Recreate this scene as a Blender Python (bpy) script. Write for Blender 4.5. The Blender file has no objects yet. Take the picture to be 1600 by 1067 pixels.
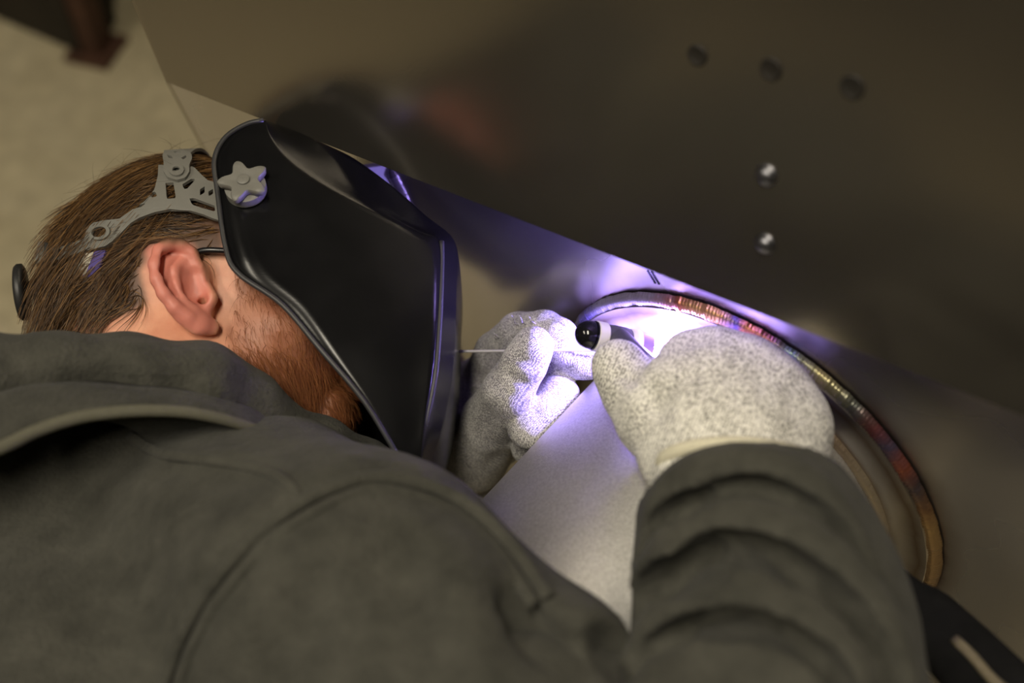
import bpy, bmesh, math, random
import numpy as np
from mathutils import Vector, Matrix
from mathutils.bvhtree import BVHTree
rng = np.random.default_rng(7); random.seed(7)
SC = bpy.context.scene
COL = SC.collection
PI = math.pi

# ------------------------------------------------------------------ camera, exposure, lights
PITCH = math.radians(55.0); FPX = 2000.0; CAMZ = 1.70
EYE = np.array([0.0, 0.0, CAMZ])
RIGHT = np.array([1.0, 0, 0])
UPV = np.array([0, math.sin(PITCH), math.cos(PITCH)])
BACK = np.array([0, -math.cos(PITCH), math.sin(PITCH)])
cd = bpy.data.cameras.new('camera'); cam = bpy.data.objects.new('camera', cd); COL.objects.link(cam)
M = Matrix.Identity(4)
for i in range(3):
    M[i][0], M[i][1], M[i][2], M[i][3] = RIGHT[i], UPV[i], BACK[i], EYE[i]
cam.matrix_world = M
cd.sensor_width = 36.0; cd.lens = 36.0 * FPX / 1600.0
cd.clip_start = 0.02; cd.clip_end = 60
cd.dof.use_dof = True; cd.dof.focus_distance = 0.765; cd.dof.aperture_fstop = 3.6
SC.camera = cam
vs = SC.view_settings
vs.view_transform = 'Standard'; vs.look = 'None'; vs.gamma = 1.0; vs.use_curve_mapping = False
vs.exposure = 0.0
wd = bpy.data.worlds.new('world'); SC.world = wd; wd.use_nodes = True
wd.node_tree.nodes['Background'].inputs[0].default_value = (1.0, 0.86, 0.66, 1)
wd.node_tree.nodes['Background'].inputs[1].default_value = 0.02

def area_light(name, loc, size, sizey, power, col):
    l = bpy.data.lights.new(name, 'AREA'); l.shape = 'RECTANGLE'; l.size = size; l.size_y = sizey
    l.energy = power; l.color = col
    o = bpy.data.objects.new(name, l); COL.objects.link(o); o.location = loc
    return o
LAMPS = [(-0.30, -0.35, 3.28), (-1.75, -0.20, 3.28)]
LAMP_W = [36.0, 28.0]
for (x, y, z), w in zip(LAMPS, LAMP_W):
    area_light('lamp_light', (x, y, z - 0.012), 0.25, 1.15, w, (1.0, 0.91, 0.75))

def cam2w(p):
    p = np.asarray(p, float)
    return EYE + p[..., 0:1] * RIGHT + p[..., 1:2] * UPV + p[..., 2:3] * BACK
def w2cam(p):
    q = np.asarray(p, float) - EYE
    return np.stack([q @ RIGHT, q @ UPV, q @ BACK], -1)
def ray(px, py): return np.array([(px - 800.0) / FPX, (533.5 - py) / FPX, -1.0])
def P(px, py, d): return ray(px, py) * d
def pix(p):
    p = np.asarray(p, float)
    return np.stack([800 + FPX * p[..., 0] / -p[..., 2], 533.5 - FPX * p[..., 1] / -p[..., 2]], -1)
def on_plane(px, py, n, c):
    r = ray(px, py); return r * (c / (n @ r))
def unit(v): v = np.asarray(v, float); return v / np.linalg.norm(v)

# the arc of the torch: a tiny, very hot source between the electrode and the joint
K = 1.08
MN = np.array([-0.63266289, -0.63085643, 0.44917461])
C0 = np.array([0.13294578, -0.0707608, -0.748]) * K
RP, RO = 0.0948175 * K, 0.121261 * K           # pipe radius, pad radius
E1 = unit(np.cross(MN, [0.2, 1, 0.1])); E2 = np.cross(MN, E1)
_c = [C0 + RP * 1.045 * (math.cos(a) * E1 + math.sin(a) * E2) + MN * 0.0120 for a in np.linspace(-PI, PI, 2000)]
ARC = min(_c, key=lambda q: np.hypot(*(pix(q) - np.array([1027, 546]))))
al = bpy.data.lights.new('arc_light', 'POINT'); al.energy = 2.6; al.color = (0.34, 0.26, 1.0); al.shadow_soft_size = 0.003
alo = bpy.data.objects.new('arc_light', al); COL.objects.link(alo); alo.location = cam2w(ARC + np.array([-0.001, 0.003, 0.003]))

# ------------------------------------------------------------------ materials
def srgb(r, g, b):
    f = lambda v: (v / 255 / 12.92) if v / 255 <= 0.04045 else ((v / 255 + 0.055) / 1.055) ** 2.4
    return (f(r), f(g), f(b), 1.0)
class NT:
    def __init__(s, name):
        s.m = bpy.data.materials.new(name); s.m.use_nodes = True
        s.t = s.m.node_tree; s.n = s.t.nodes; s.b = s.n['Principled BSDF']
    def new(s, typ, **kw):
        n = s.n.new(typ)
        for k, v in kw.items(): setattr(n, k, v)
        return n
    def link(s, a, b): s.t.links.new(a, b)
    def coord(s, kind='Object', scale=(1, 1, 1), rot=(0, 0, 0)):
        tc = s.new('ShaderNodeTexCoord'); mp = s.new('ShaderNodeMapping')
        mp.inputs['Scale'].default_value = scale; mp.inputs['Rotation'].default_value = rot
        s.link(tc.outputs[kind], mp.inputs['Vector']); return mp.outputs['Vector']
    def noise(s, vec, scale, detail=3.0, rough=0.55, dist=0.0):
        n = s.new('ShaderNodeTexNoise'); n.inputs['Scale'].default_value = scale
        n.inputs['Detail'].default_value = detail; n.inputs['Roughness'].default_value = rough
        n.inputs['Distortion'].default_value = dist
        if vec is not None: s.link(vec, n.inputs['Vector'])
        return n.outputs['Fac']
    def ramp(s, fac, stops, interp='LINEAR'):
        r = s.new('ShaderNodeValToRGB'); r.color_ramp.interpolation = interp
        e = r.color_ramp.elements
        e.remove(e[1]); e[0].position = stops[0][0]; c = stops[0][1]; e[0].color = c if len(c) == 4 else (*c, 1)
        for (p, c) in stops[1:]: e.new(p).color = c if len(c) == 4 else (*c, 1)
        s.link(fac, r.inputs['Fac']); return r.outputs['Color']
    def mix(s, fac, a, b, mode='MIX'):
        n = s.new('ShaderNodeMix', data_type='RGBA', blend_type=mode)
        for sock, v in ((n.inputs[0], fac), (n.inputs[6], a), (n.inputs[7], b)):
            if hasattr(v, 'is_linked'): s.link(v, sock)
            else: sock.default_value = v
        return n.outputs[2]
    def math(s, op, a, b=None, clamp=False):
        n = s.new('ShaderNodeMath', operation=op, use_clamp=clamp)
        for i, v in enumerate((a, b)):
            if v is None: continue
            if hasattr(v, 'is_linked'): s.link(v, n.inputs[i])
            else: n.inputs[i].default_value = v
        return n.outputs[0]
    def attr(s, name):
        n = s.new('ShaderNodeAttribute'); n.attribute_name = name; return n
    def set(s, key, v):
        if hasattr(v, 'is_linked'): s.link(v, s.b.inputs[key])
        else: s.b.inputs[key].default_value = v
    def bump(s, h, strength, dist):
        b = s.new('ShaderNodeBump'); b.inputs['Strength'].default_value = strength
        b.inputs['Distance'].default_value = dist; s.link(h, b.inputs['Height'])
        s.link(b.outputs['Normal'], s.b.inputs['Normal'])
def simple(name, col, rough=0.5, metal=0.0, var=0.12, scale=60, bump=0.0, bdist=0.001, spec=None):
    t = NT(name); c = t.coord(); n = t.noise(c, scale, 4)
    d = tuple(v * (1 - var) for v in col[:3]) + (1,); l = tuple(v * (1 + var) for v in col[:3]) + (1,)
    t.set('Base Color', t.ramp(n, [(0.25, d), (0.75, l)])); t.set('Roughness', rough); t.set('Metallic', metal)
    if bump: t.bump(t.noise(c, scale * 3, 3), bump, bdist)
    if spec is not None: t.set('Specular IOR Level', spec)
    return t.m

# ------------------------------------------------------------------ mesh builders
def build(name, V, F, mat, parent=None, smooth=True, kind=None, space='cam', attrs=None, mats=None, midx=None):
    V = np.asarray(V, float)
    Wv = cam2w(V) if space == 'cam' else V
    loc = np.zeros(3)
    if parent is not None:
        loc = np.array(parent.matrix_world.translation if parent.type == 'EMPTY' else parent['_org'])
        if parent.type == 'EMPTY': loc = np.array(parent['_org'])
    else:
        loc = np.array([(Wv[:, 0].min() + Wv[:, 0].max()) / 2, (Wv[:, 1].min() + Wv[:, 1].max()) / 2, Wv[:, 2].min()])
    me = bpy.data.meshes.new(name)
    Vl = (Wv - loc)
    if isinstance(F, np.ndarray):
        n, k = F.shape
        me.vertices.add(len(Vl)); me.vertices.foreach_set('co', Vl.astype(np.float32).ravel())
        me.loops.add(n * k); me.loops.foreach_set('vertex_index', F.astype(np.int32).ravel())
        me.polygons.add(n); me.polygons.foreach_set('loop_start', np.arange(0, n * k, k, dtype=np.int32))
        me.polygons.foreach_set('loop_total', np.full(n, k, dtype=np.int32))
        me.update(calc_edges=True); me.validate()
    else:
        me.from_pydata([tuple(v) for v in Vl], [], [tuple(int(i) for i in f) for f in F]); me.update()
    if smooth: me.polygons.foreach_set('use_smooth', np.ones(len(me.polygons), dtype=bool))
    if mats:
        for mm in mats: me.materials.append(mm)
        if midx is not None: me.polygons.foreach_set('material_index', np.asarray(midx, dtype=np.int32))
    elif mat: me.materials.append(mat)
    if attrs:
        for k, a in attrs.items():
            at = me.attributes.new(k, 'FLOAT', 'POINT'); at.data.foreach_set('value', np.asarray(a, np.float32))
    o = bpy.data.objects.new(name, me); COL.objects.link(o)
    o['_org'] = [float(v) for v in loc]
    if parent is None: o.location = loc
    else: o.parent = parent
    if kind: o['kind'] = kind
    return o
def thing(name, org_w, label, cat, group=None):
    o = bpy.data.objects.new(name, None); COL.objects.link(o); o.location = org_w
    o.empty_display_size = 0.05
    o['_org'] = [float(v) for v in org_w]; o['label'] = label; o['category'] = cat
    if group: o['group'] = group
    return o
def tag(o, label, cat, group=None):
    o['label'] = label; o['category'] = cat
    if group: o['group'] = group
def fix_normals(o):
    bm = bmesh.new(); bm.from_mesh(o.data); bmesh.ops.recalc_face_normals(bm, faces=bm.faces[:]); bm.to_mesh(o.data); bm.free()
def sharp(o, ang=35):
    me = o.data; bm = bmesh.new(); bm.from_mesh(me); a = math.radians(ang)
    for e in bm.edges: e.smooth = not (len(e.link_faces) == 2 and e.calc_face_angle(0) > a)
    bm.to_mesh(me); bm.free()
def bevel(o, w, seg=2, ang=40):
    bm = bmesh.new(); bm.from_mesh(o.data)
    es = [e for e in bm.edges if len(e.link_faces) == 2 and e.calc_face_angle(0) > math.radians(ang)]
    if es: bmesh.ops.bevel(bm, geom=es, offset=w, segments=seg, affect='EDGES', profile=0.5, clamp_overlap=True)
    bm.to_mesh(o.data); bm.free()
    o.data.polygons.foreach_set('use_smooth', np.ones(len(o.data.polygons), dtype=bool))

def catmull(pts, n):
    """resample a polyline smoothly, uniform in control index"""
    p = np.asarray(pts, float); m = len(p)
    e = np.vstack([2 * p[0] - p[1], p, 2 * p[-1] - p[-2]])
    t = np.linspace(0, m - 1, n); i = np.clip(t.astype(int), 0, m - 2); u = (t - i)[:, None]
    a, b, c, d = e[i], e[i + 1], e[i + 2], e[i + 3]
    return 0.5 * (2 * b + (c - a) * u + (2 * a - 5 * b + 4 * c - d) * u ** 2 + (3 * b - a - 3 * c + d) * u ** 3)
def arclen(p): return np.concatenate([[0], np.cumsum(np.linalg.norm(np.diff(p, axis=0), axis=1))])
def resample(pts, n, smooth=True):
    p = catmull(pts, 12 * len(pts)) if smooth else np.asarray(pts, float)
    s = arclen(p); t = np.linspace(0, s[-1], n)
    return np.stack([np.interp(t, s, p[:, k]) for k in range(p.shape[1])], 1)
def frames(p, up=None):
    T = np.gradient(p, axis=0); T /= np.linalg.norm(T, axis=1)[:, None] + 1e-12
    N = np.zeros_like(T)
    v = np.array(up if up is not None else ([0, 0, 1] if abs(T[0][2]) < .9 else [1, 0, 0]), float)
    for i in range(len(p)):
        if up is not None: v = np.array(up, float) if np.ndim(up) == 1 else up[i]
        v = v - T[i] * (v @ T[i]); v = v / (np.linalg.norm(v) + 1e-12); N[i] = v
    B = np.cross(T, N)
    return T, N, B
def tube(p, r, k=10, up=None, flat=1.0, caps=True, closed=False):
    """p: n x 3, r: scalar or n; flat scales along the frame normal. returns V, F(list)"""
    p = np.asarray(p, float); n = len(p); r = np.broadcast_to(np.asarray(r, float), (n,))
    T, N, B = frames(p, up)
    a = np.arange(k) * 2 * PI / k
    V = p[:, None] + r[:, None, None] * (np.cos(a)[None, :, None] * B[:, None] + flat * np.sin(a)[None, :, None] * N[:, None])
    V = V.reshape(-1, 3); F = []
    m = n if closed else n - 1
    for i in range(m):
        j = (i + 1) % n
        for q in range(k):
            F.append((i * k + q, i * k + (q + 1) % k, j * k + (q + 1) % k, j * k + q))
    if caps and not closed:
        F.append(tuple(range(k))[::-1]); F.append(tuple((n - 1) * k + q for q in range(k)))
    return V, F
def lathe(a, b, prof, k=28):
    """prof: list of (t along a->b in metres, radius)"""
    a = np.asarray(a, float); ax = unit(np.asarray(b) - a)
    u = unit(np.cross(ax, [0.1, 0.9, 0.3])); v = np.cross(ax, u)
    V = []; F = []
    for (t, r) in prof:
        for q in range(k):
            th = q * 2 * PI / k; V.append(a + ax * t + r * (math.cos(th) * u + math.sin(th) * v))
    for i in range(len(prof) - 1):
        for q in range(k): F.append((i * k + q, i * k + (q + 1) % k, (i + 1) * k + (q + 1) % k, (i + 1) * k + q))
    F.append(tuple(range(k))[::-1]); F.append(tuple((len(prof) - 1) * k + q for q in range(k)))
    return np.array(V), F
def boxv(c, ax, h):
    """c centre, ax 3 unit axes (rows), h half sizes"""
    V = [np.asarray(c) + sx * h[0] * ax[0] + sy * h[1] * ax[1] + sz * h[2] * ax[2] for sx in (-1, 1) for sy in (-1, 1) for sz in (-1, 1)]
    F = [(0, 1, 3, 2), (4, 6, 7, 5), (0, 4, 5, 1), (2, 3, 7, 6), (0, 2, 6, 4), (1, 5, 7, 3)]
    return np.array(V), F
def prism(front, offset):
    f = np.asarray(front, float); n = len(f); V = np.vstack([f, f + np.asarray(offset)])
    F = [tuple(range(n)), tuple(range(2 * n - 1, n - 1, -1))] + [(i, i + n, (i + 1) % n + n, (i + 1) % n) for i in range(n)]
    return V, F
def join(parts):
    Vs, Fs, o = [], [], 0
    for V, F in parts:
        Vs.append(V); Fs += [tuple(i + o for i in f) for f in F]; o += len(V)
    return np.vstack(Vs), Fs

# ------------------------------------------------------------------ smooth signed-distance bodies
class SDF:
    def __init__(s, lo, hi, vox, big=0.05):
        s.lo = np.asarray(lo, float); s.vox = vox
        s.n = np.ceil((np.asarray(hi) - s.lo) / vox).astype(int) + 1
        s.D = np.full(s.n, big, np.float32)
    def win(s, a, b, pad):
        i0 = np.maximum(np.floor((a - pad - s.lo) / s.vox).astype(int), 0)
        i1 = np.minimum(np.ceil((b + pad - s.lo) / s.vox).astype(int) + 1, s.n)
        if np.any(i1 <= i0): return None
        g = [(s.lo[k] + s.vox * np.arange(i0[k], i1[k])).astype(np.float32) for k in range(3)]
        return tuple(slice(i0[k], i1[k]) for k in range(3)), g[0][:, None, None], g[1][None, :, None], g[2][None, None, :]
    def _merge(s, sl, d, k, sub=False):
        D = s.D[sl]
        if sub:
            d = -d; h = np.clip(0.5 - 0.5 * (D - d) / k, 0, 1); s.D[sl] = D + (d - D) * h + k * h * (1 - h)
        else:
            h = np.clip(0.5 + 0.5 * (D - d) / k, 0, 1); s.D[sl] = D + (d - D) * h - k * h * (1 - h)
    @staticmethod
    def _seg(x, y, z, a, b, flat, zs=1.0):
        if zs != 1.0: z = z * zs; a = a * np.array([1, 1, zs]); b = b * np.array([1, 1, zs])
        ab = b - a; L = max(float(ab @ ab), 1e-12)
        px, py, pz = x - a[0], y - a[1], z - a[2]
        t = np.clip((px * ab[0] + py * ab[1] + pz * ab[2]) / L, 0, 1)
        qx, qy, qz = px - t * ab[0], py - t * ab[1], pz - t * ab[2]
        d2 = qx * qx + qy * qy + qz * qz
        if flat is not None:
            n, f = flat; c = qx * n[0] + qy * n[1] + qz * n[2]
            d2 = d2 + c * c * (1 / f ** 2 - 1)
        return np.sqrt(d2), t
    def cap(s, a, b, ra, rb, k=0.01, flat=None, sub=False):
        a = np.asarray(a, float); b = np.asarray(b, float); r = max(ra, rb)
        w = s.win(np.minimum(a, b), np.maximum(a, b), r + k + 4 * s.vox)
        if w is None: return
        sl, x, y, z = w; d, t = s._seg(x, y, z, a, b, flat)
        d = d - (ra + (rb - ra) * t)
        if flat is not None: d = d * min(1, flat[1] * 1.3)
        s._merge(sl, d, k, sub)
    def chain(s, pts, rs, k=0.01, flat=None, sub=False):
        for i in range(len(pts) - 1): s.cap(pts[i], pts[i + 1], rs[i], rs[i + 1], k, flat, sub)
    def ell(s, c, rad, k=0.01, ax=None, sub=False):
        c = np.asarray(c, float); rad = np.asarray(rad, float); R = rad.max()
        w = s.win(c, c, R + k + 4 * s.vox)
        if w is None: return
        sl, x, y, z = w; px, py, pz = x - c[0], y - c[1], z - c[2]
        if ax is not None:
            q = [px * a[0] + py * a[1] + pz * a[2] for a in np.asarray(ax)]
        else: q = [px, py, pz]
        k0 = np.sqrt(sum((q[i] / rad[i]) ** 2 for i in range(3))); k1 = np.sqrt(sum((q[i] / rad[i] ** 2) ** 2 for i in range(3)))
        s._merge(sl, k0 * (k0 - 1) / (k1 + 1e-9), k, sub)
    def ridge(s, pts, amp, wid, zs=0.35):
        """swell (amp>0) or crease (amp<0) the surface along a polyline"""
        p = np.asarray(pts, float)
        amps = np.broadcast_to(amp, (len(p),)); best = None
        w = s.win(p.min(0), p.max(0), 3.0 * wid)
        if w is None: return
        sl, x, y, z = w
        dm = None
        for i in range(len(p) - 1):
            d, t = s._seg(x, y, z, p[i], p[i + 1], None, zs)
            am = amps[i] + (amps[i + 1] - amps[i]) * t
            if dm is None: dm, A = d, am
            else:
                c = d < dm; dm = np.where(c, d, dm); A = np.where(c, am, A)
        s.D[sl] -= (A * np.exp(-(dm / wid) ** 2)).astype(np.float32)
    def cut(s, c, n):
        g = [(s.lo[k] + s.vox * np.arange(s.n[k])).astype(np.float32) for k in range(3)]
        s.D = np.maximum(s.D, ((g[0] - c[0]) * n[0])[:, None, None] + ((g[1] - c[1]) * n[1])[None, :, None] + ((g[2] - c[2]) * n[2])[None, None, :]).astype(np.float32)
    def mesh(s):
        D = s.D; ins = D < 0
        n = np.array(D.shape) - 1
        cnt = np.zeros(n, np.int8)
        for dx in (0, 1):
            for dy in (0, 1):
                for dz in (0, 1): cnt += ins[dx:dx + n[0], dy:dy + n[1], dz:dz + n[2]]
        act = np.argwhere((cnt > 0) & (cnt < 8))
        idx = np.full(n, -1, np.int32); idx[act[:, 0], act[:, 1], act[:, 2]] = np.arange(len(act))
        cor = np.array([(a, b, c) for a in (0, 1) for b in (0, 1) for c in (0, 1)])
        val = np.stack([D[act[:, 0] + c[0], act[:, 1] + c[1], act[:, 2] + c[2]] for c in cor], 1)
        acc = np.zeros((len(act), 3)); num = np.zeros(len(act))
        for i in range(8):
            for j in range(i + 1, 8):
                if np.abs(cor[i] - cor[j]).sum() != 1: continue
                a, b = val[:, i], val[:, j]; m = (a < 0) != (b < 0)
                t = np.where(m, a / np.where(m, a - b, 1), 0)
                acc += np.where(m[:, None], cor[i] + (cor[j] - cor[i]) * t[:, None], 0); num += m
        V = s.lo + s.vox * (act + acc / num[:, None])
        Q = []
        for ax in range(3):
            o1, o2 = [(1, 2), (2, 0), (0, 1)][ax]
            sa = [slice(None)] * 3; sb = [slice(None)] * 3; sa[ax] = slice(0, -1); sb[ax] = slice(1, None)
            ch = np.argwhere(ins[tuple(sa)] != ins[tuple(sb)])
            ok = (ch[:, o1] > 0) & (ch[:, o2] > 0) & (ch[:, o1] < n[o1]) & (ch[:, o2] < n[o2])
            ch = ch[ok]; e1 = np.zeros(3, int); e1[o1] = 1; e2 = np.zeros(3, int); e2[o2] = 1
            g = lambda c: idx[c[:, 0], c[:, 1], c[:, 2]]
            q = np.stack([g(ch - e1 - e2), g(ch - e2), g(ch), g(ch - e1)], 1)
            fl = ~ins[ch[:, 0], ch[:, 1], ch[:, 2]]
            q[fl] = q[fl][:, ::-1]
            Q.append(q)
        Q = np.vstack(Q); Q = Q[(Q >= 0).all(1)]
        return V, Q
def relax(V, Q, it=2, f=0.5):
    for _ in range(it):
        acc = np.zeros_like(V); num = np.zeros(len(V))
        for a, b in ((0, 1), (1, 2), (2, 3), (3, 0)):
            for i, j in ((a, b), (b, a)):
                np.add.at(acc, Q[:, i], V[Q[:, j]]); np.add.at(num, Q[:, i], 1)
        V = V + f * (acc / np.maximum(num, 1)[:, None] - V)
    return V
# ------------------------------------------------------------------ the workshop
def struct(o): o['kind'] = 'structure'; return o
t = NT('concrete'); c = t.coord('Object')
big = t.noise(c, 2.2, 5, 0.6, 0.4); fine = t.noise(c, 28, 5, 0.6)
col = t.ramp(big, [(0.3, srgb(176, 163, 130)), (0.5, srgb(208, 195, 160)), (0.72, srgb(220, 208, 176))])
t.set('Base Color', t.mix(t.ramp(fine, [(0.35, (0.35, 0.35, 0.35)), (0.7, (0, 0, 0))]), col, srgb(120, 110, 88)))
t.set('Roughness', 0.75); t.bump(fine, 0.3, 0.004); M_CONC = t.m
M_WALL = simple('painted_wall', srgb(92, 86, 72), 0.85, var=0.1, scale=3)
M_CEIL = simple('ceiling_paint', srgb(84, 82, 76), 0.85, var=0.05, scale=2)
X0, X1, Y0, Y1, ZC = -4.2, 2.6, -2.6, 4.6, 3.4
def slab(name, lo, hi, mat):
    lo = np.array(lo); hi = np.array(hi)
    V, F = boxv((lo + hi) / 2, np.eye(3), (hi - lo) / 2)
    o = build(name, V, F, mat, smooth=False, space='world'); fix_normals(o); return struct(o)
slab('floor', (X0, Y0, -0.1), (X1, Y1, 0), M_CONC)
slab('ceiling', (X0, Y0, ZC), (X1, Y1, ZC + 0.1), M_CEIL)
slab('wall_left', (X0 - 0.1, Y0, 0), (X0, Y1, ZC), M_WALL)
slab('wall_right', (X1, Y0, 0), (X1 + 0.1, Y1, ZC), M_WALL)
slab('wall_back', (X0, Y0 - 0.1, 0), (X1, Y0, ZC), M_WALL)
slab('wall_front', (X0, Y1, 0), (X1, Y1 + 0.1, ZC), M_WALL)

M_LAMPBODY = simple('lamp_body_paint', (0.5, 0.5, 0.48), 0.5, var=0.03)
t = NT('lamp_diffuser'); t.set('Base Color', (0.9, 0.88, 0.8, 1)); t.set('Roughness', 0.4)
t.set('Emission Color', (1.0, 0.86, 0.62, 1)); t.set('Emission Strength', 6.0); M_DIFF = t.m
for i, (x, y, z) in enumerate(LAMPS):
    th = thing('ceiling_lamp', (x, y, z), ['white ceiling lamp almost straight above the welder and camera', 'white ceiling lamp nearer the left wall of the workshop'][i], 'lamp', 'workshop ceiling lamps')
    V, F = boxv((x, y, z + 0.065), np.eye(3), (0.16, 0.62, 0.055)); o = build('housing', V, F, M_LAMPBODY, th, space='world'); bevel(o, 0.012)
    V, F = boxv((x, y, z + 0.004), np.eye(3), (0.125, 0.575, 0.006)); build('diffuser', V, F, M_DIFF, th, smooth=False, space='world')
# ------------------------------------------------------------------ stainless tank with nozzle
CM = MN @ C0
lowp = lambda px, py, off=0.0: on_plane(px, py, MN, CM + off)
S1, S2 = lowp(265, 130), lowp(1600, 650)
SD = unit(S2 - S1); SU = np.cross(MN, SD)
# the upper panel overhangs the lower one: its own plane, seen to mirror the head
_e, _v = P(290, 450, 0.745), P(700, 215, 0.886)
UN = unit(_e - _v); CU = UN @ ((_e + _v) / 2)
upp = lambda px, py, off=0.0: on_plane(px, py, UN, CU + off)

def steel(name, base, rough, metal, dust, scale=90, rvar=0.08, aniso=0.0):
    t = NT(name); c = t.coord('Object')
    n = t.noise(c, scale * 0.10, 2, 0.5); f = t.noise(c, scale * 6, 3)
    t.set('Base Color', t.ramp(n, [(0.15, tuple(v * (1 - dust) for v in base)), (0.85, tuple(v * (1 + dust * .5) for v in base))]))
    t.set('Metallic', metal)
    r = t.math('ADD', t.math('MULTIPLY', n, rvar * 2), rough - rvar)
    t.set('Roughness', r); t.bump(f, 0.06, 0.0004)
    return t
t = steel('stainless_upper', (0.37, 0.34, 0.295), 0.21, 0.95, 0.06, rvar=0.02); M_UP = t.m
# lower panel: heat tint around the weld, in a ring of its own around the nozzle
def tinted(name, base, rough, metal, dust, radii, rvar=0.05):
    t = steel(name, base, rough, metal, dust, rvar=rvar)
    g = t.new('ShaderNodeNewGeometry'); s = t.new('ShaderNodeVectorMath', operation='DISTANCE')
    cw = cam2w(C0); s.inputs[1].default_value = tuple(cw); t.link(g.outputs['Position'], s.inputs[0])
    nz = t.noise(g.outputs['Position'], 60, 4)
    d = t.math('ADD', s.outputs['Value'], t.math('MULTIPLY', t.math('SUBTRACT', nz, 0.5), 0.006))
    base_s = t.b.inputs['Base Color'].links[0].from_socket
    for (r0, w, colr, amt) in radii:
        k = t.math('SUBTRACT', 1.0, t.math('DIVIDE', t.math('ABSOLUTE', t.math('SUBTRACT', d, r0)), w), clamp=True)
        base_s = t.mix(t.math('MULTIPLY', t.math('POWER', k, 1.4), amt), base_s, (*colr, 1))
    t.set('Base Color', base_s); return t.m
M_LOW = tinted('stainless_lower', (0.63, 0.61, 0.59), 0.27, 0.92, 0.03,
               [(RO + 0.004, 0.019, (0.16, 0.10, 0.055), 0.85), (RO + 0.002, 0.008, (0.06, 0.04, 0.05), 0.8)])
M_PAD = tinted('stainless_pad', (0.58, 0.55, 0.52), 0.28, 0.97, 0.05,
               [(RO - 0.006, 0.012, (0.16, 0.10, 0.055), 0.8), (RP + 0.004, 0.007, (0.14, 0.09, 0.06), 0.6)])
M_ARC_CATCH = steel('arc_catch_steel', (0.66, 0.66, 0.66), 0.45, 0.3, 0.05).m  # matt steel for the added plate, so that it catches arc light
t = NT('brushed_pipe'); c = t.coord('Object')
sp = t.noise(c, 1700, 2, 0.6); n = t.noise(c, 9, 4, 0.6, 0.6)
t.set('Base Color', t.mix(t.math('MULTIPLY', t.noise(c, 620, 3, 0.7), 0.9), t.ramp(n, [(0.3, (0.76, 0.75, 0.71)), (0.7, (0.92, 0.91, 0.87))]), (0.30, 0.29, 0.27, 1))); t.set('Metallic', 0.80)
t.set('Roughness', t.math('ADD', 0.32, t.math('MULTIPLY', sp, 0.12))); t.bump(sp, 0.5, 0.0005); M_PIPE = t.m

tank = thing('steel_tank', cam2w(lowp(900, 700)) * np.array([1, 1, 0]), 'stainless steel tank wall with a round welded pipe nozzle, in front of the welder', 'tank')
def w_up(p, z):   # follow the lower plane straight down to height z in the world
    q = cam2w(p); return w2cam(np.array([q[0], q[1], z]))
UL, UR = upp(265, 130), upp(1600, 650); UD = unit(UR - UL); UR = UL + UD * 1.1
back_dir = unit(-MN + SU * 0.15)
drop = lambda p: p + back_dir * ((CM - MN @ p) / (MN @ back_dir))      # where the lip meets the lower panel
DL, DR = drop(UL), drop(UR)
left_dir = unit(lowp(330, 250) - lowp(265, 130)); SL = lowp(265, 130)
tl_ = (SL - left_dir * ((SL - DL) @ left_dir))                          # top of the lower panel's left edge
zdn = lambda p: p + left_dir * (cam2w(p)[2] / -(cam2w(p + left_dir) - cam2w(p))[2]) * 0.995
LB, RB = zdn(SL), zdn(DR)
V, F = prism([SL, LB, RB, DR, DL], -MN * 0.006); o = build('lower_panel', V, F, M_LOW, tank, smooth=False); fix_normals(o)
up_dir = unit(upp(210, 0) - upp(265, 130))
TL = UL + up_dir * 0.36; TR = UR + up_dir * 0.55
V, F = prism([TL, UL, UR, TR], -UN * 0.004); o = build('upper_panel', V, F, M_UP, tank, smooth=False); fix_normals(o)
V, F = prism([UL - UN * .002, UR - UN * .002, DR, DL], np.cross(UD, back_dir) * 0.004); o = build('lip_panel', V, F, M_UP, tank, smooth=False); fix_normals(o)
deep = -unit(MN + UN) * 0.45
for nm, a, b in (('top_panel', TL, TR), ('end_panel', TR, UR), ('end_panel', DR, RB), ('end_panel', LB, SL)):
    V, F = prism([a, b, b + deep, a + deep], unit(np.cross(b - a, deep)) * 0.004); o = build(nm, V, F, M_UP, tank, smooth=False); fix_normals(o)
V, F = prism([UL, TL, TL + deep, DL + deep, DL], unit(np.cross(TL - UL, deep)) * 0.004); o = build('end_panel', V, F, M_UP, tank, smooth=False); fix_normals(o)

def circ(r, a, h): return C0 + r * (math.cos(a) * E1 + math.sin(a) * E2) + MN * h
# pad ring
PH = 0.0065
k = 128; prof = [(RP - 0.004, 0.0), (RO - 0.002, 0.0), (RO, 0.0)]
V = []; F = []
pr = [(RP - 0.003, 0), (RO, 0), (RO, PH - 0.001), (RO - 0.001, PH), (RP - 0.003, PH)]
for i in range(k):
    for r, h in pr: V.append(circ(r, 2 * PI * i / k, h))
n = len(pr)
for i in range(k):
    for j in range(n): F.append((i * n + j, i * n + (j + 1) % n, (i + 1) % k * n + (j + 1) % n, (i + 1) % k * n + j))
o = build('reinforcing_pad', V, F, M_PAD, tank, smooth=False); fix_normals(o); sharp(o, 30); o.data.polygons.foreach_set('use_smooth', np.ones(len(F), bool)); sharp(o, 30)
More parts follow.
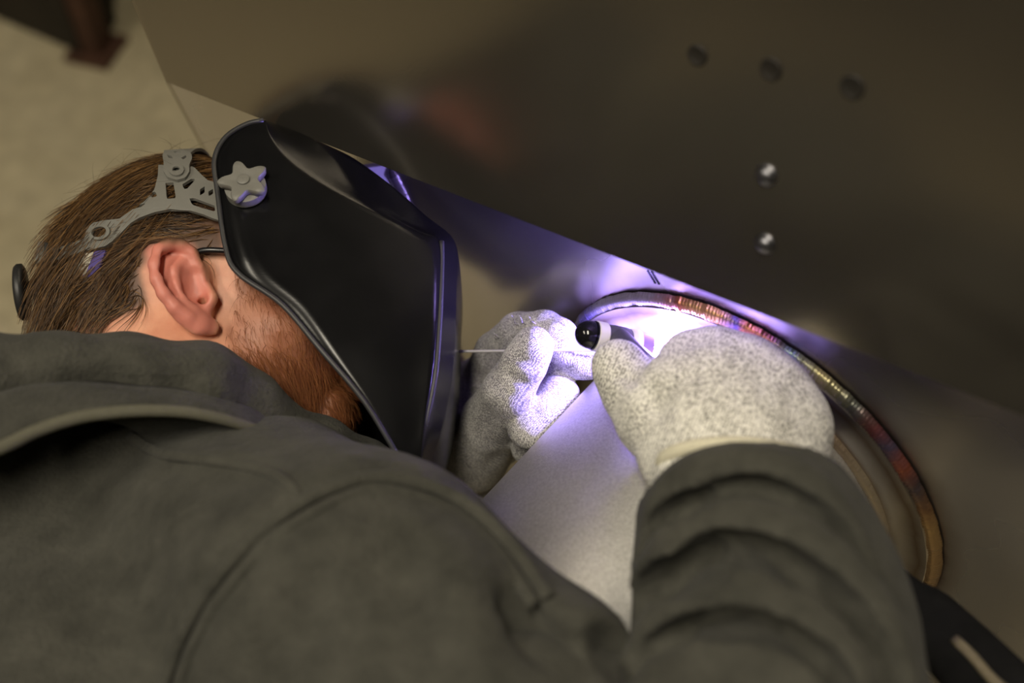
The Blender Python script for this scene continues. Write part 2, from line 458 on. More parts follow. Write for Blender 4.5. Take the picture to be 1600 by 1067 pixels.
# pipe, hollow
PL = 0.173 * K; V = []; F = []
pr = [(RP, 0.0), (RP, PL * .25), (RP, PL * .5), (RP, PL * .75), (RP, PL - 0.001), (RP - 0.001, PL), (RP - 0.004, PL), (RP - 0.005, PL - 0.001), (RP - 0.005, 0.0)]
n = len(pr); k = 160
for i in range(k):
    for r, h in pr: V.append(circ(r, 2 * PI * i / k, h))
for i in range(k):
    for j in range(n): F.append((i * n + j, i * n + (j + 1) % n, (i + 1) % k * n + (j + 1) % n, (i + 1) % k * n + j))
o = build('pipe', V, F, M_PIPE, tank); fix_normals(o); sharp(o, 30)

def ang_of(px, py):
    q = lowp(px, py) - C0; return math.atan2(q @ E2, q @ E1)
def weld(name, pts, nrm, r, mat, pitch=0.0023, seed=0, prm=None, parent=tank, h=0.55):
    """a rippled bead lying on a surface; prm gives the 0..1 position used for its heat colours"""
    rg = np.random.default_rng(seed)
    p = np.asarray(pts, float); s = arclen(p); L = s[-1]; m = int(L / 0.0007)
    q = np.linspace(0, L, m); p2 = np.stack([np.interp(q, s, p[:, i]) for i in range(3)], 1)
    nr = np.asarray(nrm, float)
    nn = nr if nr.ndim == 1 else np.stack([np.interp(q, s, nr[:, i]) for i in range(3)], 1)
    T = np.gradient(p2, axis=0); T /= np.linalg.norm(T, axis=1)[:, None]
    Nn = np.broadcast_to(nn, p2.shape); Bn = np.cross(T, Nn)
    ph = q / pitch + 0.35 * np.cumsum(rg.normal(0, 0.05, m)); saw = (ph % 1.0)
    lump = np.interp(q, np.arange(0, L + .01, .004), 1 + rg.normal(0, 0.045, len(np.arange(0, L + .01, .004))))
    rr = r * lump * (0.90 + 0.16 * np.sqrt(1 - np.clip(saw, 0, 1) * 0.9))
    ends = np.clip(np.minimum(q, L - q) / (1.5 * r), 0.15, 1) ** .5; rr = rr * ends
    kk = 9; V = []; tt = []
    th = np.linspace(0, PI, kk)
    for j in range(kk):
        sh = 0.0009 * np.sin(th[j]) * 1.0
        pos = p2 + T * (sh) + rr[:, None] * (math.cos(th[j]) * Bn + h * math.sin(th[j]) * Nn) - Nn * 0.0008
        V.append(pos); tt.append(np.full(m, 0.0))
    V = np.stack(V, 1).reshape(-1, 3)
    i = np.arange(m - 1)[:, None]; j = np.arange(kk - 1)[None]
    F = np.stack([i * kk + j, i * kk + j + 1, (i + 1) * kk + j + 1, (i + 1) * kk + j], -1).reshape(-1, 4)
    tv = np.interp(q, s, prm) if prm is not None else q / L
    o = build(name, V, F, mat, parent); fix_normals(o)
    at = o.data.attributes.new('temper', 'FLOAT', 'POINT'); at.data.foreach_set('value', np.repeat(tv, kk).astype(np.float32)); return o
def heat_mat(name, stops, rough=0.25, metal=0.6, wob=0.05):
    t = NT(name); a = t.attr('temper'); c = t.coord('Object'); nz = t.noise(c, 170, 3)
    v = t.math('ADD', a.outputs['Fac'], t.math('MULTIPLY', t.math('SUBTRACT', nz, 0.5), wob))
    t.set('Base Color', t.mix(0.38, t.ramp(v, stops), srgb(112, 98, 80))); t.set('Metallic', metal); t.set('Roughness', rough)
    t.bump(t.noise(c, 900, 3), 0.25, 0.0006); return t.m
# outer bead: goes once round the pad, heat colours by position, arc's blue light painted at the left end
a0, a1 = ang_of(905, 590), ang_of(1435, 918)
ap = [ang_of(*q) for q in [(905, 510), (935, 487), (1000, 470), (1060, 474), (1150, 507), (1220, 545), (1300, 603), (1375, 678), (1430, 752), (1460, 830), (1437, 917)]]
ap = np.unwrap(ap); sgn = np.sign(ap[-1] - ap[0])
A0 = ap[0]; full = A0 + sgn * np.linspace(-0.9, 2 * PI - 0.9, 400)
hp = [0.0, 0.06, 0.14, 0.2, 0.34, 0.44, 0.56, 0.68, 0.8, 0.92, 1.0]
o_ = np.argsort(ap * sgn)
prm = np.interp(full * sgn, np.array(ap)[o_] * sgn, np.array(hp)[o_])
M_HEAT_ARCLIGHT = heat_mat('outer_weld_heat_arclight', [(0.0, srgb(120, 120, 150)), (0.05, srgb(90, 90, 170)), (0.08, srgb(170, 170, 190)), (0.17, srgb(180, 175, 170)), (0.21, srgb(190, 100, 50)), (0.25, srgb(205, 160, 70)),
    (0.31, srgb(200, 150, 70)), (0.345, srgb(60, 60, 140)), (0.37, srgb(190, 110, 50)), (0.42, srgb(120, 40, 70)), (0.46, srgb(110, 150, 150)), (0.53, srgb(225, 215, 150)), (0.60, srgb(95, 110, 110)),
    (0.66, srgb(120, 35, 60)), (0.70, srgb(50, 50, 100)), (0.75, srgb(150, 60, 40)), (0.80, srgb(40, 38, 65)), (0.85, srgb(120, 80, 45)), (0.9, srgb(170, 135, 80)), (1.0, srgb(120, 90, 60))], wob=0.045)
weld('weld_bead', [circ(RO + 0.001, a, 0.002) for a in full], unit(MN) , 0.0052, M_HEAT_ARCLIGHT, seed=3, prm=prm, h=0.95)
# inner bead: done from just beyond the arc round the right side, still open on the left
b0 = ang_of(1040, 541)
inn = np.unwrap([math.atan2((on_plane(x, y, MN, CM + PH) - C0) @ E2, (on_plane(x, y, MN, CM + PH) - C0) @ E1) for x, y in [(1036, 539), (1330, 725), (1378, 850)]])
sg2 = np.sign(inn[1] - inn[0]); arcs = np.linspace(inn[0], inn[2] + sg2 * 1.2, 260)
M_HEAT2 = heat_mat('inner_weld_heat', [(0.0, srgb(225, 120, 130)), (0.06, srgb(215, 110, 110)), (0.2, srgb(150, 110, 90)), (0.45, srgb(180, 165, 140)), (1.0, srgb(150, 140, 120))])
weld('weld_bead', [circ(RP + 0.0015, a, PH + 0.0005) for a in arcs], MN, 0.0036, M_HEAT2, seed=4, h=1.0)
# a tack on the open side and the seam weld beside the added plate
M_HEAT3 = heat_mat('seam_weld_heat', [(0, srgb(120, 120, 125)), (0.5, srgb(90, 85, 85)), (1.0, srgb(110, 85, 60))])
sw = np.array([lowp(x, y) for x, y in [(606, 258), (613, 270), (627, 298), (652, 360), (685, 450), (716, 560), (732, 610), (752, 690)]])
weld('weld_bead', catmull(sw, 80), MN, 0.0050, M_HEAT3, seed=5, h=0.9)
# made-up plate beyond that weld, tilted and kept matt to catch arc light
gp = sw[0:3]; out = []
for q in gp[::-1]:
    out.append(q - SD * 0.062 + MN * 0.050)
gpoly = list(gp) + out[:-1] + [gp[0] - SD * 0.040 + MN * 0.030]
V, F = prism(gpoly, -MN * 0.004 - SD * 0.002); o = build('arc_catch_plate', V, F, M_ARC_CATCH, tank, smooth=False); fix_normals(o)

# bolt holes (dished) and dome bolts in the upper panel
M_HOLE = simple('hole_dark', (0.02, 0.017, 0.013), 0.6, 0.2)
M_BOLT = steel('bolt_steel', (0.20, 0.20, 0.22), 0.38, 0.95, 0.05).m
def disc_frame(px, py):
    c = upp(px, py); a = unit(np.cross(UN, [0.2, 1, 0])); return c, a, np.cross(UN, a)
for x, y, r in ((1090, 86, 0.0042), (1205, 108, 0.0044), (1332, 136, 0.0046)):
    c, a, b = disc_frame(x, y)
    prof = [(0.0009, r * 1.18), (0.0012, r * 1.05), (0.0009, r * 0.95), (0.0006, r * 0.5), (0.0005, 0.0004)]
    V, F = lathe(c, c + UN, [(0.0, r * 1.25)] + prof, 24); o = build('bolt_hole', V, F, M_HOLE, tank); fix_normals(o)
for x, y, r in ((1198, 273, 0.0046), (1196, 380, 0.0045)):
    c, a, b = disc_frame(x, y)
    V, F = lathe(c, c + UN, [(0, r * 1.2), (0.0008, r * 1.2), (0.001, r)] + [(0.001 + 0.0034 * math.sin(q), r * math.cos(q)) for q in np.linspace(0.1, 1.5, 7)], 24)
    o = build('dome_bolt', V, F, M_BOLT, tank); fix_normals(o)
# stamped marks beside the nozzle
M_INK = simple('stamp_ink', (0.03, 0.03, 0.05), 0.7)
bits = []
for row in range(2):
    for i in range(8):
        q = lowp(1015 + row * 6 + i * 1.6 - 3, 424 + i * 2.6 + row * 1.5, 0.0003)
        V, F = boxv(q, np.array([SD, SU, MN]), (0.0006, 0.00035, 0.0002)); bits.append((V, F))
V, F = join(bits); o = build('stamped_marks', V, F, M_INK, tank, smooth=False, kind='stuff')
# ------------------------------------------------------------------ torch and filler rod
def Q(px, py, d): return P(px, py, d * K)
M_BLACK = simple('glossy_black', (0.008, 0.008, 0.009), 0.12, var=0.1)
M_WHITE = simple('white_insulator', (0.72, 0.70, 0.64), 0.45, var=0.04)
M_GREY = simple('torch_grey_rubber', (0.055, 0.055, 0.062), 0.5, var=0.15, scale=200, bump=0.1)
M_CUP = simple('pink_ceramic', (0.20, 0.13, 0.22), 0.5, var=0.05)
M_TUNG = simple('tungsten', (0.4, 0.4, 0.42), 0.3, 1.0)
M_BUTTON = simple('grey_button', (0.35, 0.35, 0.36), 0.4)
ta = Q(917, 522, 0.680); tb = Q(1001, 540, 0.6905)
tl = float(np.linalg.norm(tb - ta)); tx = unit(tb - ta)
torch = thing('welding_torch', cam2w(ta + tx * 0.02), 'small welding torch with glossy black cap and white rings, in the right glove', 'torch')
r = 0.0081
def tp(nm, prof, mat):
    V, F = lathe(ta, tb, prof, 36); o = build(nm, V, F, mat, torch); fix_normals(o); sharp(o, 40); return o
tp('back_cap', [(-0.0070 + 0.0085 * (1 - math.cos(q)), 0.0002 + r * 0.98 * math.sin(q)) for q in np.linspace(0, PI / 2, 9)] + [(0.0030, r * 1.0), (0.0036, r * .93), (0.0036, r * 1.05), (0.0046, r * 1.05), (0.005, r * .9)], M_BLACK)
tp('insulator_ring', [(0.0044, r * .9), (0.0046, r * 1.02), (0.0052, r * 1.1), (0.0108, r * 1.1), (0.0114, r * 1.02), (0.0116, r * .9)], M_WHITE)
tp('torch_head', [(0.0112, r * .7), (0.0114, r * 1.0), (0.016, r * 1.06), (0.023, r * 1.06), (0.0262, r * 1.0), (0.0264, r * .7)], M_GREY)
tp('gas_lens_ring', [(0.026, r * .8), (0.0262, r * 1.0), (0.0268, r * 1.06), (0.0318, r * 1.06), (0.0326, r * 1.0), (0.0328, r * .8)], M_WHITE)
tp('ceramic_cup', [(0.032, r * .7), (0.0322, r * .92), (0.040, r * .88), (tl, r * .72), (tl + 0.004, r * .62), (tl + 0.004, r * .48), (tl - 0.004, r * .45)], M_CUP)
tp('electrode', [(tl - 0.004, 0.0012), (tl + 0.007, 0.0012), (tl + 0.011, 0.0002)], M_TUNG)
hb = ta + tx * 0.019
hp_ = catmull([hb, Q(985, 556, 0.668), Q(1015, 585, 0.655), Q(1050, 622, 0.645), Q(1122, 702, 0.630)], 30)
V, F = tube(hp_, np.interp(np.linspace(0, 1, 30), [0, .2, .5, 1], [0.0085, 0.0088, 0.0092, 0.0095]), 18)
build('handle', V, F, M_GREY, torch)
bc = Q(1016, 572, 0.653); V, F = tube([Q(1006, 574, 0.647), Q(1014, 566, 0.648), Q(1024, 572, 0.648), Q(1020, 581, 0.646)], [0.003, 0.0042, 0.0042, 0.003], 12); build('switch_button', V, F, M_BUTTON, torch)
# cable in a black zipped cover, running back under the wrist
M_COVER = simple('black_cable_cover', (0.010, 0.010, 0.010), 0.9, var=0.3, scale=80, bump=0.2, spec=0.1)
M_ZIP = simple('zip_tape', (0.20, 0.17, 0.11), 0.6, var=0.2, scale=300)
cp = catmull([Q(1120, 700, 0.630), Q(1220, 780, 0.626), Q(1330, 862, 0.626), Q(1440, 960, 0.600), Q(1540, 1060, 0.560), Q(1640, 1180, 0.52), Q(1700, 1400, 0.47)], 60)
_end = w2cam(np.array([[0.36, -0.12, 0.62], [0.46, -0.22, 0.16], [0.60, -0.42, 0.022], [0.95, -0.80, 0.022]]))
V, F = tube(cp, np.interp(np.linspace(0, 1, 60), [0, .3, .45, .5, .75, 1], [0.009, 0.011, 0.0115, 0.0165, 0.0195, 0.02]), 20, up=(0, 0, 1), flat=0.75)
build('cable_cover', V, F, M_COVER, torch)
tail = catmull(np.vstack([cp[-1:], _end]), 40); V, F = tube(tail, np.interp(np.linspace(0, 1, 40), [0, .1, 1], [.017, .014, .012]), 16); build('hose', V, F, M_COVER, torch)
_T, _N, _B = frames(cp, up=(0, 0, 1)); _r = np.interp(np.linspace(0, 1, 60), [0, .3, .45, .5, .75, 1], [0.009, 0.011, 0.0115, 0.0165, 0.0195, 0.02])
sel = (cp + _N * (_r * 0.75 + 0.0004)[:, None])[36:58]
V, F = tube(sel, 0.0026, 8, up=(0, 0, 1), flat=0.5); build('zip_strip', V, F, M_ZIP, torch)
# the arc itself
t = NT('arc_plasma'); t.set('Base Color', (0, 0, 0, 1)); t.set('Emission Color', (0.62, 0.62, 1.0, 1)); t.set('Emission Strength', 60.0); M_ARC = t.m
V, F = lathe(ARC - tx * 0.003, ARC + tx, [(0.0, 0.0004), (0.001, 0.0010), (0.003, 0.0018), (0.005, 0.0016), (0.006, 0.0004)], 14)
build('arc_flame', V, F, M_ARC, torch)
M_ROD = simple('filler_steel', (0.62, 0.60, 0.6), 0.4, 0.2)
rp = np.linspace(Q(717, 549, 0.748), Q(1014, 546, 0.711), 24)
V, F = tube(rp, 0.0009, 8); o = build('filler_rod', V, F, M_ROD); tag(o, 'thin straight metal filler rod pinched between left thumb and finger', 'rod')
# ------------------------------------------------------------------ the welder: head, neck and chest as one body
ZE = 0.745
HF = unit([math.cos(math.radians(.5)), -0.04, math.sin(math.radians(.5))])
HU = np.array([0, math.cos(math.radians(22)), -math.sin(math.radians(22))]); HU = unit(HU - HF * (HU @ HF)); HR = np.cross(HF, HU)
HA = np.stack([HF, HU, HR])
CAN = P(312, 485, ZE)
HS = 0.965                                   # head size factor
HC = CAN + HS * (-0.017 * HF + 0.048 * HU - 0.073 * HR)
toL = lambda p: (np.asarray(p) - HC) @ HA.T / HS * 100.0     # camera frame -> head frame, centimetres
toC = lambda q: HC + (np.asarray(q) / 100.0 * HS) @ HA
def Hpt(px, py, r):                           # point on the view ray at lateral offset r (cm, + = right ear side)
    d = ray(px, py); t = (HC @ HR + r * HS / 100) / (d @ HR); return d * t
L3 = lambda px, py, d: toL(P(px, py, d))
hd = SDF((-13, -24, -10.5), (13, 10, 11), 0.165, big=6.0)
hd.ell((0, 0.5, 0), (9.6, 8.2, 7.5), .5)
hd.ell((-3.3, -1.6, 0), (6.3, 6.4, 6.7), 2)
hd.ell((4.8, -.5, 0), (4.9, 6.3, 6.0), 2)
hd.ell((4.2, -5.8, 0), (5.2, 6.6, 5.9), 2)
for s in (-1, 1):
    hd.ell((6.0, -4.6, 4.4 * s), (2.3, 1.7, 1.8), 1.5)
    hd.chain([(0.3, -7.6, 5.6 * s), (1.2, -10.2, 5.2 * s), (8.0, -12.4, 1.8 * s)], [1.7, 1.7, 1.9], 1.8)
    hd.cap((9.2, -1.0, .8 * s), (7.9, -1.2, 4.6 * s), .7, .7, 1.0)
    hd.ell((9.3, -2.7, 3.2 * s), (1.3, 1.1, 1.6), .6, sub=True)
    hd.ell((8.0, -2.7, 3.2 * s), (1.2, 1.2, 1.25), .15)
    hd.ell((10.4, -6.1, .95 * s), (.8, .7, .7), .4)
hd.ell((8.6, -12.3, 0), (2.0, 1.8, 2.2), 1.2)
hd.chain([(9.4, -1.6, 0), (10.4, -4.0, 0), (11.5, -5.7, 0)], [.8, .85, 1.0], .8)
hd.cap((9.3, -8.25, -1.6), (9.3, -8.25, 1.6), .55, .55, .7); hd.cap((9.2, -9.25, -1.4), (9.2, -9.25, 1.4), .55, .55, .7)
hd.cap((10.2, -8.75, -2.0), (10.2, -8.75, 2.0), .16, .16, .15, sub=True)
NECK = L3(292, 640, 0.80)
hd.chain([(-2.4, -5.0, 0), (NECK + np.array([-2.4, -5.0, 0])) / 2 + np.array([-.3, 0, 0]), NECK], [6.2, 6.0, 6.6], 2.5)
hd.cap(NECK, L3(285, 735, 0.82), 6.0, 5.0, 3)
# right ear, laid out in its own slightly flared plane; its mirror image on the far side
EN = unit([0.42, 0.06, 0.91])
ear0 = np.array([1.7, -4.8, 7.35])
def ept(px, py, h):
    o = toL(np.zeros(3)); d = toL(ray(px, py)) - o
    t = ((ear0 - o) @ EN) / (d @ EN); return o + d * t + EN * h
def mir(q): return np.asarray(q) * np.array([1, 1, -1])
def ear(side):
    m = (lambda q: q) if side > 0 else mir
    n = m(EN)
    C = lambda pts, rs, k, flat=None, sub=False: hd.chain([m(ept(*p)) for p in pts], rs, k, flat, sub)
    C([(276, 420, .15), (296, 470, .05)], [1.25, 1.05], .5, (n, .38))
    C([(300, 455, -.6), (300, 430, -.4), (310, 480, -.5)], [1.0, 1.0, .9], .6)
    C([(312, 447, .35), (306, 424, .55), (296, 404, .75), (279, 393, .85), (259, 391, .9), (244, 402, .95), (237, 424, 1.0), (240, 447, 1.0), (251, 469, .95), (268, 488, .8), (290, 502, .6)],
      [.30, .34, .36, .38, .40, .40, .40, .40, .40, .42, .48], .22)
    C([(286, 496, .45), (308, 508, .35), (329, 512, .1)], [.62, .68, .55], .4, (n, .6))
    C([(282, 412, .5), (268, 430, .62), (270, 452, .65), (284, 474, .6), (300, 490, .5)], [.30, .33, .33, .32, .32], .35)
    C([(322, 455, .35), (326, 470, .42), (322, 483, .3)], [.36, .42, .34], .3)
    C([(250, 412, 1.0), (249, 438, 1.02), (262, 464, .95)], [.26, .26, .24], .25, None, True)
    C([(297, 440, .9), (300, 462, .75)], [.55, .66], .35, None, True)
    C([(314, 472, .8), (317, 475, -.9)], [.30, .26], .2, None, True)
ear(1); ear(-1)
V, Q4 = hd.mesh()
Vl = V.copy()
V = toC(V)
def inpoly(pts, poly):
    poly = np.asarray(poly, float); x, y = pts[:, 0], pts[:, 1]; r = np.zeros(len(pts), bool); j = len(poly) - 1
    for i in range(len(poly)):
        xi, yi = poly[i]; xj, yj = poly[j]
        c = ((yi > y) != (yj > y)) & (x < (xj - xi) * (y - yi) / (yj - yi + 1e-12) + xi)
        r ^= c; j = i
    return r
HAIRPOLY = [(338, 215), (345, 300), (352, 385), (338, 398), (300, 396), (265, 380), (235, 392), (220, 425), (230, 470), (214, 484), (180, 494), (110, 506), (40, 560), (-40, 560), (-60, 300), (120, 170)]
BEARDPOLY = [(352, 385), (366, 430), (366, 490), (352, 520), (362, 560), (420, 640), (520, 740), (700, 780), (720, 560), (560, 520), (470, 470), (420, 430), (390, 380)]
EARPOLY = [(225, 380), (300, 380), (325, 440), (330, 460), (345, 500), (335, 530), (300, 520), (240, 480)]
nearL = Vl.copy(); nearL[:, 2] = np.abs(nearL[:, 2])
pp = pix(toC(nearL))
def soft(mask):  # blur a mask over the mesh
    a = mask.astype(float)
    for _ in range(5):
        acc = np.zeros(len(a)); num = np.zeros(len(a))
        for i, j in ((0, 1), (1, 2), (2, 3), (3, 0)):
            np.add.at(acc, Q4[:, i], a[Q4[:, j]]); np.add.at(num, Q4[:, i], 1); np.add.at(acc, Q4[:, j], a[Q4[:, i]]); np.add.at(num, Q4[:, j], 1)
        a = .5 * a + .5 * acc / np.maximum(num, 1)
    return a
isear = inpoly(pp, EARPOLY) & (np.abs(Vl[:, 2]) > 7.3)
ishair = inpoly(pp, HAIRPOLY) & ~isear
isbeard = (inpoly(pp, BEARDPOLY) & ~isear) | ((Vl[:, 0] > 5) & (Vl[:, 1] < -6.8) & (Vl[:, 1] > -15) & ~((Vl[:, 0] > 9.3) & (Vl[:, 1] > -9.4) & (Vl[:, 1] < -8.1) & (np.abs(Vl[:, 2]) < 1.2)))
t = NT('skin'); c = t.coord('Object')
n1 = t.noise(c, 60, 4); n2 = t.noise(c, 900, 3)
skin = t.ramp(n1, [(0.3, srgb(205, 140, 112)), (0.7, srgb(222, 164, 134))])
skin = t.mix(t.attr('ear').outputs['Fac'], skin, srgb(206, 128, 112))
skin = t.mix(t.math('MULTIPLY', t.attr('beard').outputs['Fac'], 0.60), skin, srgb(140, 80, 50))
skin = t.mix(t.math('MULTIPLY', t.attr('hair').outputs['Fac'], 0.92), skin, srgb(62, 44, 28))
t.set('Base Color', skin); t.set('Roughness', 0.5); t.set('Subsurface Weight', 0.12)
t.b.inputs['Subsurface Radius'].default_value = (0.012, 0.004, 0.002); t.b.inputs['Subsurface Scale'].default_value = 0.4
t.bump(n2, 0.12, 0.0006); M_SKIN = t.m
person = build('person', V, Q4, M_SKIN, None, attrs={'ear': soft(isear), 'hair': soft(ishair), 'beard': soft(isbeard)})
tag(person, 'bearded person in dark grey hooded top leaning over pipe, welding with both gloved hands', 'person')

# surface look-up in head centimetres
bvh = BVHTree.FromPolygons([Vector(v) for v in Vl], [tuple(int(i) for i in q) for q in Q4])
def strands(name, mat, roots, flow, length, width, nseg, lift, curl, parent, seed=1, kind='stuff', tube3=True):
    rg = np.random.default_rng(seed); Vs = []; Fs = []; ha = []; o = 0
    for (p, nrm) in roots:
        q = np.array(p); n = np.array(nrm); L = length(q, rg); st = L / nseg
        d = flow(q, rg); d = d - n * (d @ n); d = unit(d)
        side = rg.normal(0, curl, 3); lf = lift(q, rg)
        pts = [q - n * .05]
        for k in range(nseg):
            q = q + d * st
            loc, nn, _, dist = bvh.find_nearest(Vector(q))
            loc = np.array(loc); nn = np.array(nn); h = lf * ((k + 1) / nseg) ** .7
            cur = (q - loc) @ nn
            q = q + nn * (max(h, 0.02) - cur) * (0.75 if cur < 3 else 0)
            pts.append(q.copy())
            d = d * .75 + unit(flow(q, None)) * .35 + side * .35; d = d - nn * (d @ nn) * .8; d = unit(d)
        pts = np.array(pts)
        if inpoly(pix(toC(pts[2:])), EARPOLY).any() and pts[-1][2] > 3 and seed != 6: continue
        w = width * rg.uniform(.7, 1.25)
        T, N, B = frames(pts)
        kk = 3; r = w * np.linspace(1, .25, nseg + 1)
        a = np.arange(kk) * 2 * PI / kk
        VV = pts[:, None] + r[:, None, None] * (np.cos(a)[None, :, None] * B[:, None] + np.sin(a)[None, :, None] * N[:, None])
        Vs.append(VV.reshape(-1, 3)); m = nseg
        for i in range(m):
            for j in range(kk): Fs.append((o + i * kk + j, o + i * kk + (j + 1) % kk, o + (i + 1) * kk + (j + 1) % kk, o + (i + 1) * kk + j))
        o += (nseg + 1) * kk; ha.append(np.full((nseg + 1) * kk, rg.uniform()))
    return build(name, toC(np.vstack(Vs)), np.array(Fs), mat, parent, attrs={'strand': np.concatenate(ha)}, kind=kind)
# surface samples
tri = Vl[Q4[:, [0, 1, 2]]]; fc = Vl[Q4].mean(1)
fn = np.cross(Vl[Q4[:, 1]] - Vl[Q4[:, 0]], Vl[Q4[:, 2]] - Vl[Q4[:, 0]]); fn /= np.linalg.norm(fn, axis=1)[:, None] + 1e-9
def roots(mask, n, seed):
    rg = np.random.default_rng(seed); cand = np.where(mask)[0]; ch = rg.choice(cand, n)
    w = rg.dirichlet((1, 1, 1, 1), n)
    return [((Vl[Q4[f]] * ww[:, None]).sum(0), fn[f]) for f, ww in zip(ch, w)]
fh = ishair[Q4].mean(1) > .6; fb = isbeard[Q4].mean(1) > .6
def hair_mat(name, a, b, c3):
    t = NT(name); at = t.attr('strand')
    t.set('Base Color', t.ramp(at.outputs['Fac'], [(0.0, a), (0.55, b), (1.0, c3)])); t.set('Roughness', 0.38)
    t.set('Specular IOR Level', 0.45 if name == 'brown_hair' else 0.15); return t.m
M_HAIR = hair_mat('brown_hair', srgb(38, 25, 13), srgb(88, 62, 34), srgb(150, 114, 70))
M_BEARD = hair_mat('reddish_beard', srgb(112, 64, 38), srgb(150, 92, 56), srgb(182, 124, 78))
def hflow(q, rg):
    f, u, r = q
    s = 1 if r > 0 else -1
    base = np.array([-.9, -.25 - .35 * max(0, -f / 8), .15 * s])
    if u > 4: base = np.array([-.75, -.15, .75 * s * min(1, abs(r) / 3 + .35)])
    if u < -1: base = np.array([-.55, -.75, 0])
    if f > 2 and u < 2: base = np.array([-.95, -.15, .0])
    if rg is not None: base = base + rg.normal(0, .28, 3)
    base = base + .42 * np.array([math.sin(q[1] * 2.1 + q[0] * 1.3), math.cos(q[0] * 1.7 - q[1]), .4 * math.sin(q[0] * 2.3)])
    return base
near = fc[:, 2] > -5.0
R1 = roots(fh & near, 7000, 2) + roots(fh & ~near, 700, 3)
strands('hair', M_HAIR, R1, hflow, lambda q, rg: rg.uniform(3.2, 6.5) if q[1] > -1 else rg.uniform(1.8, 4.0), .032, 7,
        lambda q, rg: rg.uniform(.15, .95) * (1.0 if q[1] > 0 else .8), .10, person, 5)
def bflow(q, rg):
    b = np.array([.35, -.9, .05])
    if rg is not None: b = b + rg.normal(0, .35, 3)
    return b
R2 = roots(fb, 6500, 4)
strands('beard', M_BEARD, R2, bflow, lambda q, rg: rg.uniform(.5, 1.35), .0115, 4, lambda q, rg: rg.uniform(.12, .6), .18, person, 6)
strands('flyaway_hair', M_HAIR, roots(fh & (fc[:, 1] > 4) & (fc[:, 2] > -2), 46, 8), lambda q, rg: np.array([-.6, .5, .3]) + (rg.normal(0, .7, 3) if rg is not None else 0), lambda q, rg: rg.uniform(3, 6), .014, 8,
        lambda q, rg: rg.uniform(.9, 2.3), .35, person, 9)
# long locks falling from the crown over the headband
def lflow(q, rg):
    b = np.array([-.42, -.75, .2])
    if rg is not None: b = b + rg.normal(0, .16, 3)
    return b
strands('hair_lock', M_HAIR, roots(fh & (fc[:, 1] > 4.2) & (fc[:, 2] > 0) & (fc[:, 0] < 1.5) & (fc[:, 0] > -7), 900, 12), lflow, lambda q, rg: rg.uniform(4.5, 8.0), .035, 9, lambda q, rg: rg.uniform(.5, 1.15), .06, person, 13)
strands('hair_lock', M_HAIR, roots(fh & (fc[:, 0] < -6) & (fc[:, 2] > -3), 900, 14), lambda q, rg: np.array([-.5, -.8, 0]) + (rg.normal(0, .3, 3) if rg is not None else 0), lambda q, rg: rg.uniform(3, 6.0), .035, 8, lambda q, rg: rg.uniform(.6, 2.0), .16, person, 15)

strands('beard', M_BEARD, roots(fb & (fc[:, 0] > 2.5) & (fc[:, 1] < -6.5), 3200, 24), lambda q, rg: np.array([.55, -.75, .1]) + (rg.normal(0, .3, 3) if rg is not None else 0), lambda q, rg: rg.uniform(1.2, 2.8), .013, 5, lambda q, rg: rg.uniform(.3, 1.2), .22, person, 6)

strands('beard', M_BEARD, roots((fc[:, 0] > 5.0) & (fc[:, 1] < -6.6) & (np.abs(fc[:, 2]) < 6) & ~((fc[:, 0] > 9.2) & (fc[:, 1] > -9.2) & (fc[:, 1] < -8.3) & (np.abs(fc[:, 2]) < 1.3)) & (fc[:, 1] > -15), 3600, 34), lambda q, rg: np.array([.4, -.8, .15 * np.sign(q[2])]) + (rg.normal(0, .25, 3) if rg is not None else 0), lambda q, rg: rg.uniform(1.2, 2.4), .013, 5, lambda q, rg: rg.uniform(.3, 1.0), .15, person, 6)
# ------------------------------------------------------------------ hooded top
class _S: pass
t = NT('fleece'); c = t.coord('Object')
n = t.noise(c, 34, 6, 0.7); f = t.noise(c, 420, 3, 0.6)
col = t.ramp(n, [(0.3, srgb(55, 55, 50)), (0.7, srgb(82, 81, 74))])
col = t.mix(t.math('MULTIPLY', f, 0.35), col, srgb(44, 43, 38))
t.set('Base Color', col); t.set('Roughness', 0.95); t.set('Sheen Weight', 0.05); t.set('Specular IOR Level', 0.15)
t.bump(t.math('ADD', f, t.math('MULTIPLY', t.noise(c, 110, 3), 1.2)), 0.6, 0.0022); M_FLEECE = t.m
M_CORD = simple('hood_hem_tape', srgb(92, 90, 76), 0.9, var=0.1, scale=200)
def loc2(px, py, d): return P(px, py, d)
SHR = P(558, 958, 0.63)
ELR = P(1285, 1650, 0.46); WRR = Q(1157, 748, 0.581)
torso = SDF((-0.66, -0.72, -1.10), (0.16, 0.06, -0.36), 0.0044, big=0.2)
nb = P(300, 745, 0.81); SHL = P(140, 660, 0.93)
torso.chain([SHL, nb, SHR], [.064, .060, .072], .03)
torso.chain([P(-60, 760, .74), P(120, 735, .77), nb], [.075, .075, .066], .03)
torso.chain([nb, P(420, 880, .74)], [.052, .068], .03)
hipc = w2cam(np.array([-0.40, -0.06, 0.86]))
torso.chain([P(215, 850, .79), P(-150, 1200, .76), hipc], [.100, .15, .155], .06)
torso.chain([P(352, 1000, .68), P(-60, 1420, .63), hipc + np.array([.06, -.03, .03])], [.090, .125, .13], .06)
torso.chain([P(60, 840, .90), P(-380, 1320, .84), hipc + np.array([-.07, .03, -.03])], [.10, .125, .13], .06)
torso.chain([P(380, 960, .77), P(200, 1250, .78)], [.09, .13], .06)
def ua(t): return SHR + (ELR - SHR) * t
torso.chain([SHR, ua(.3), ua(.6)], [.070, .067, .064], .035)
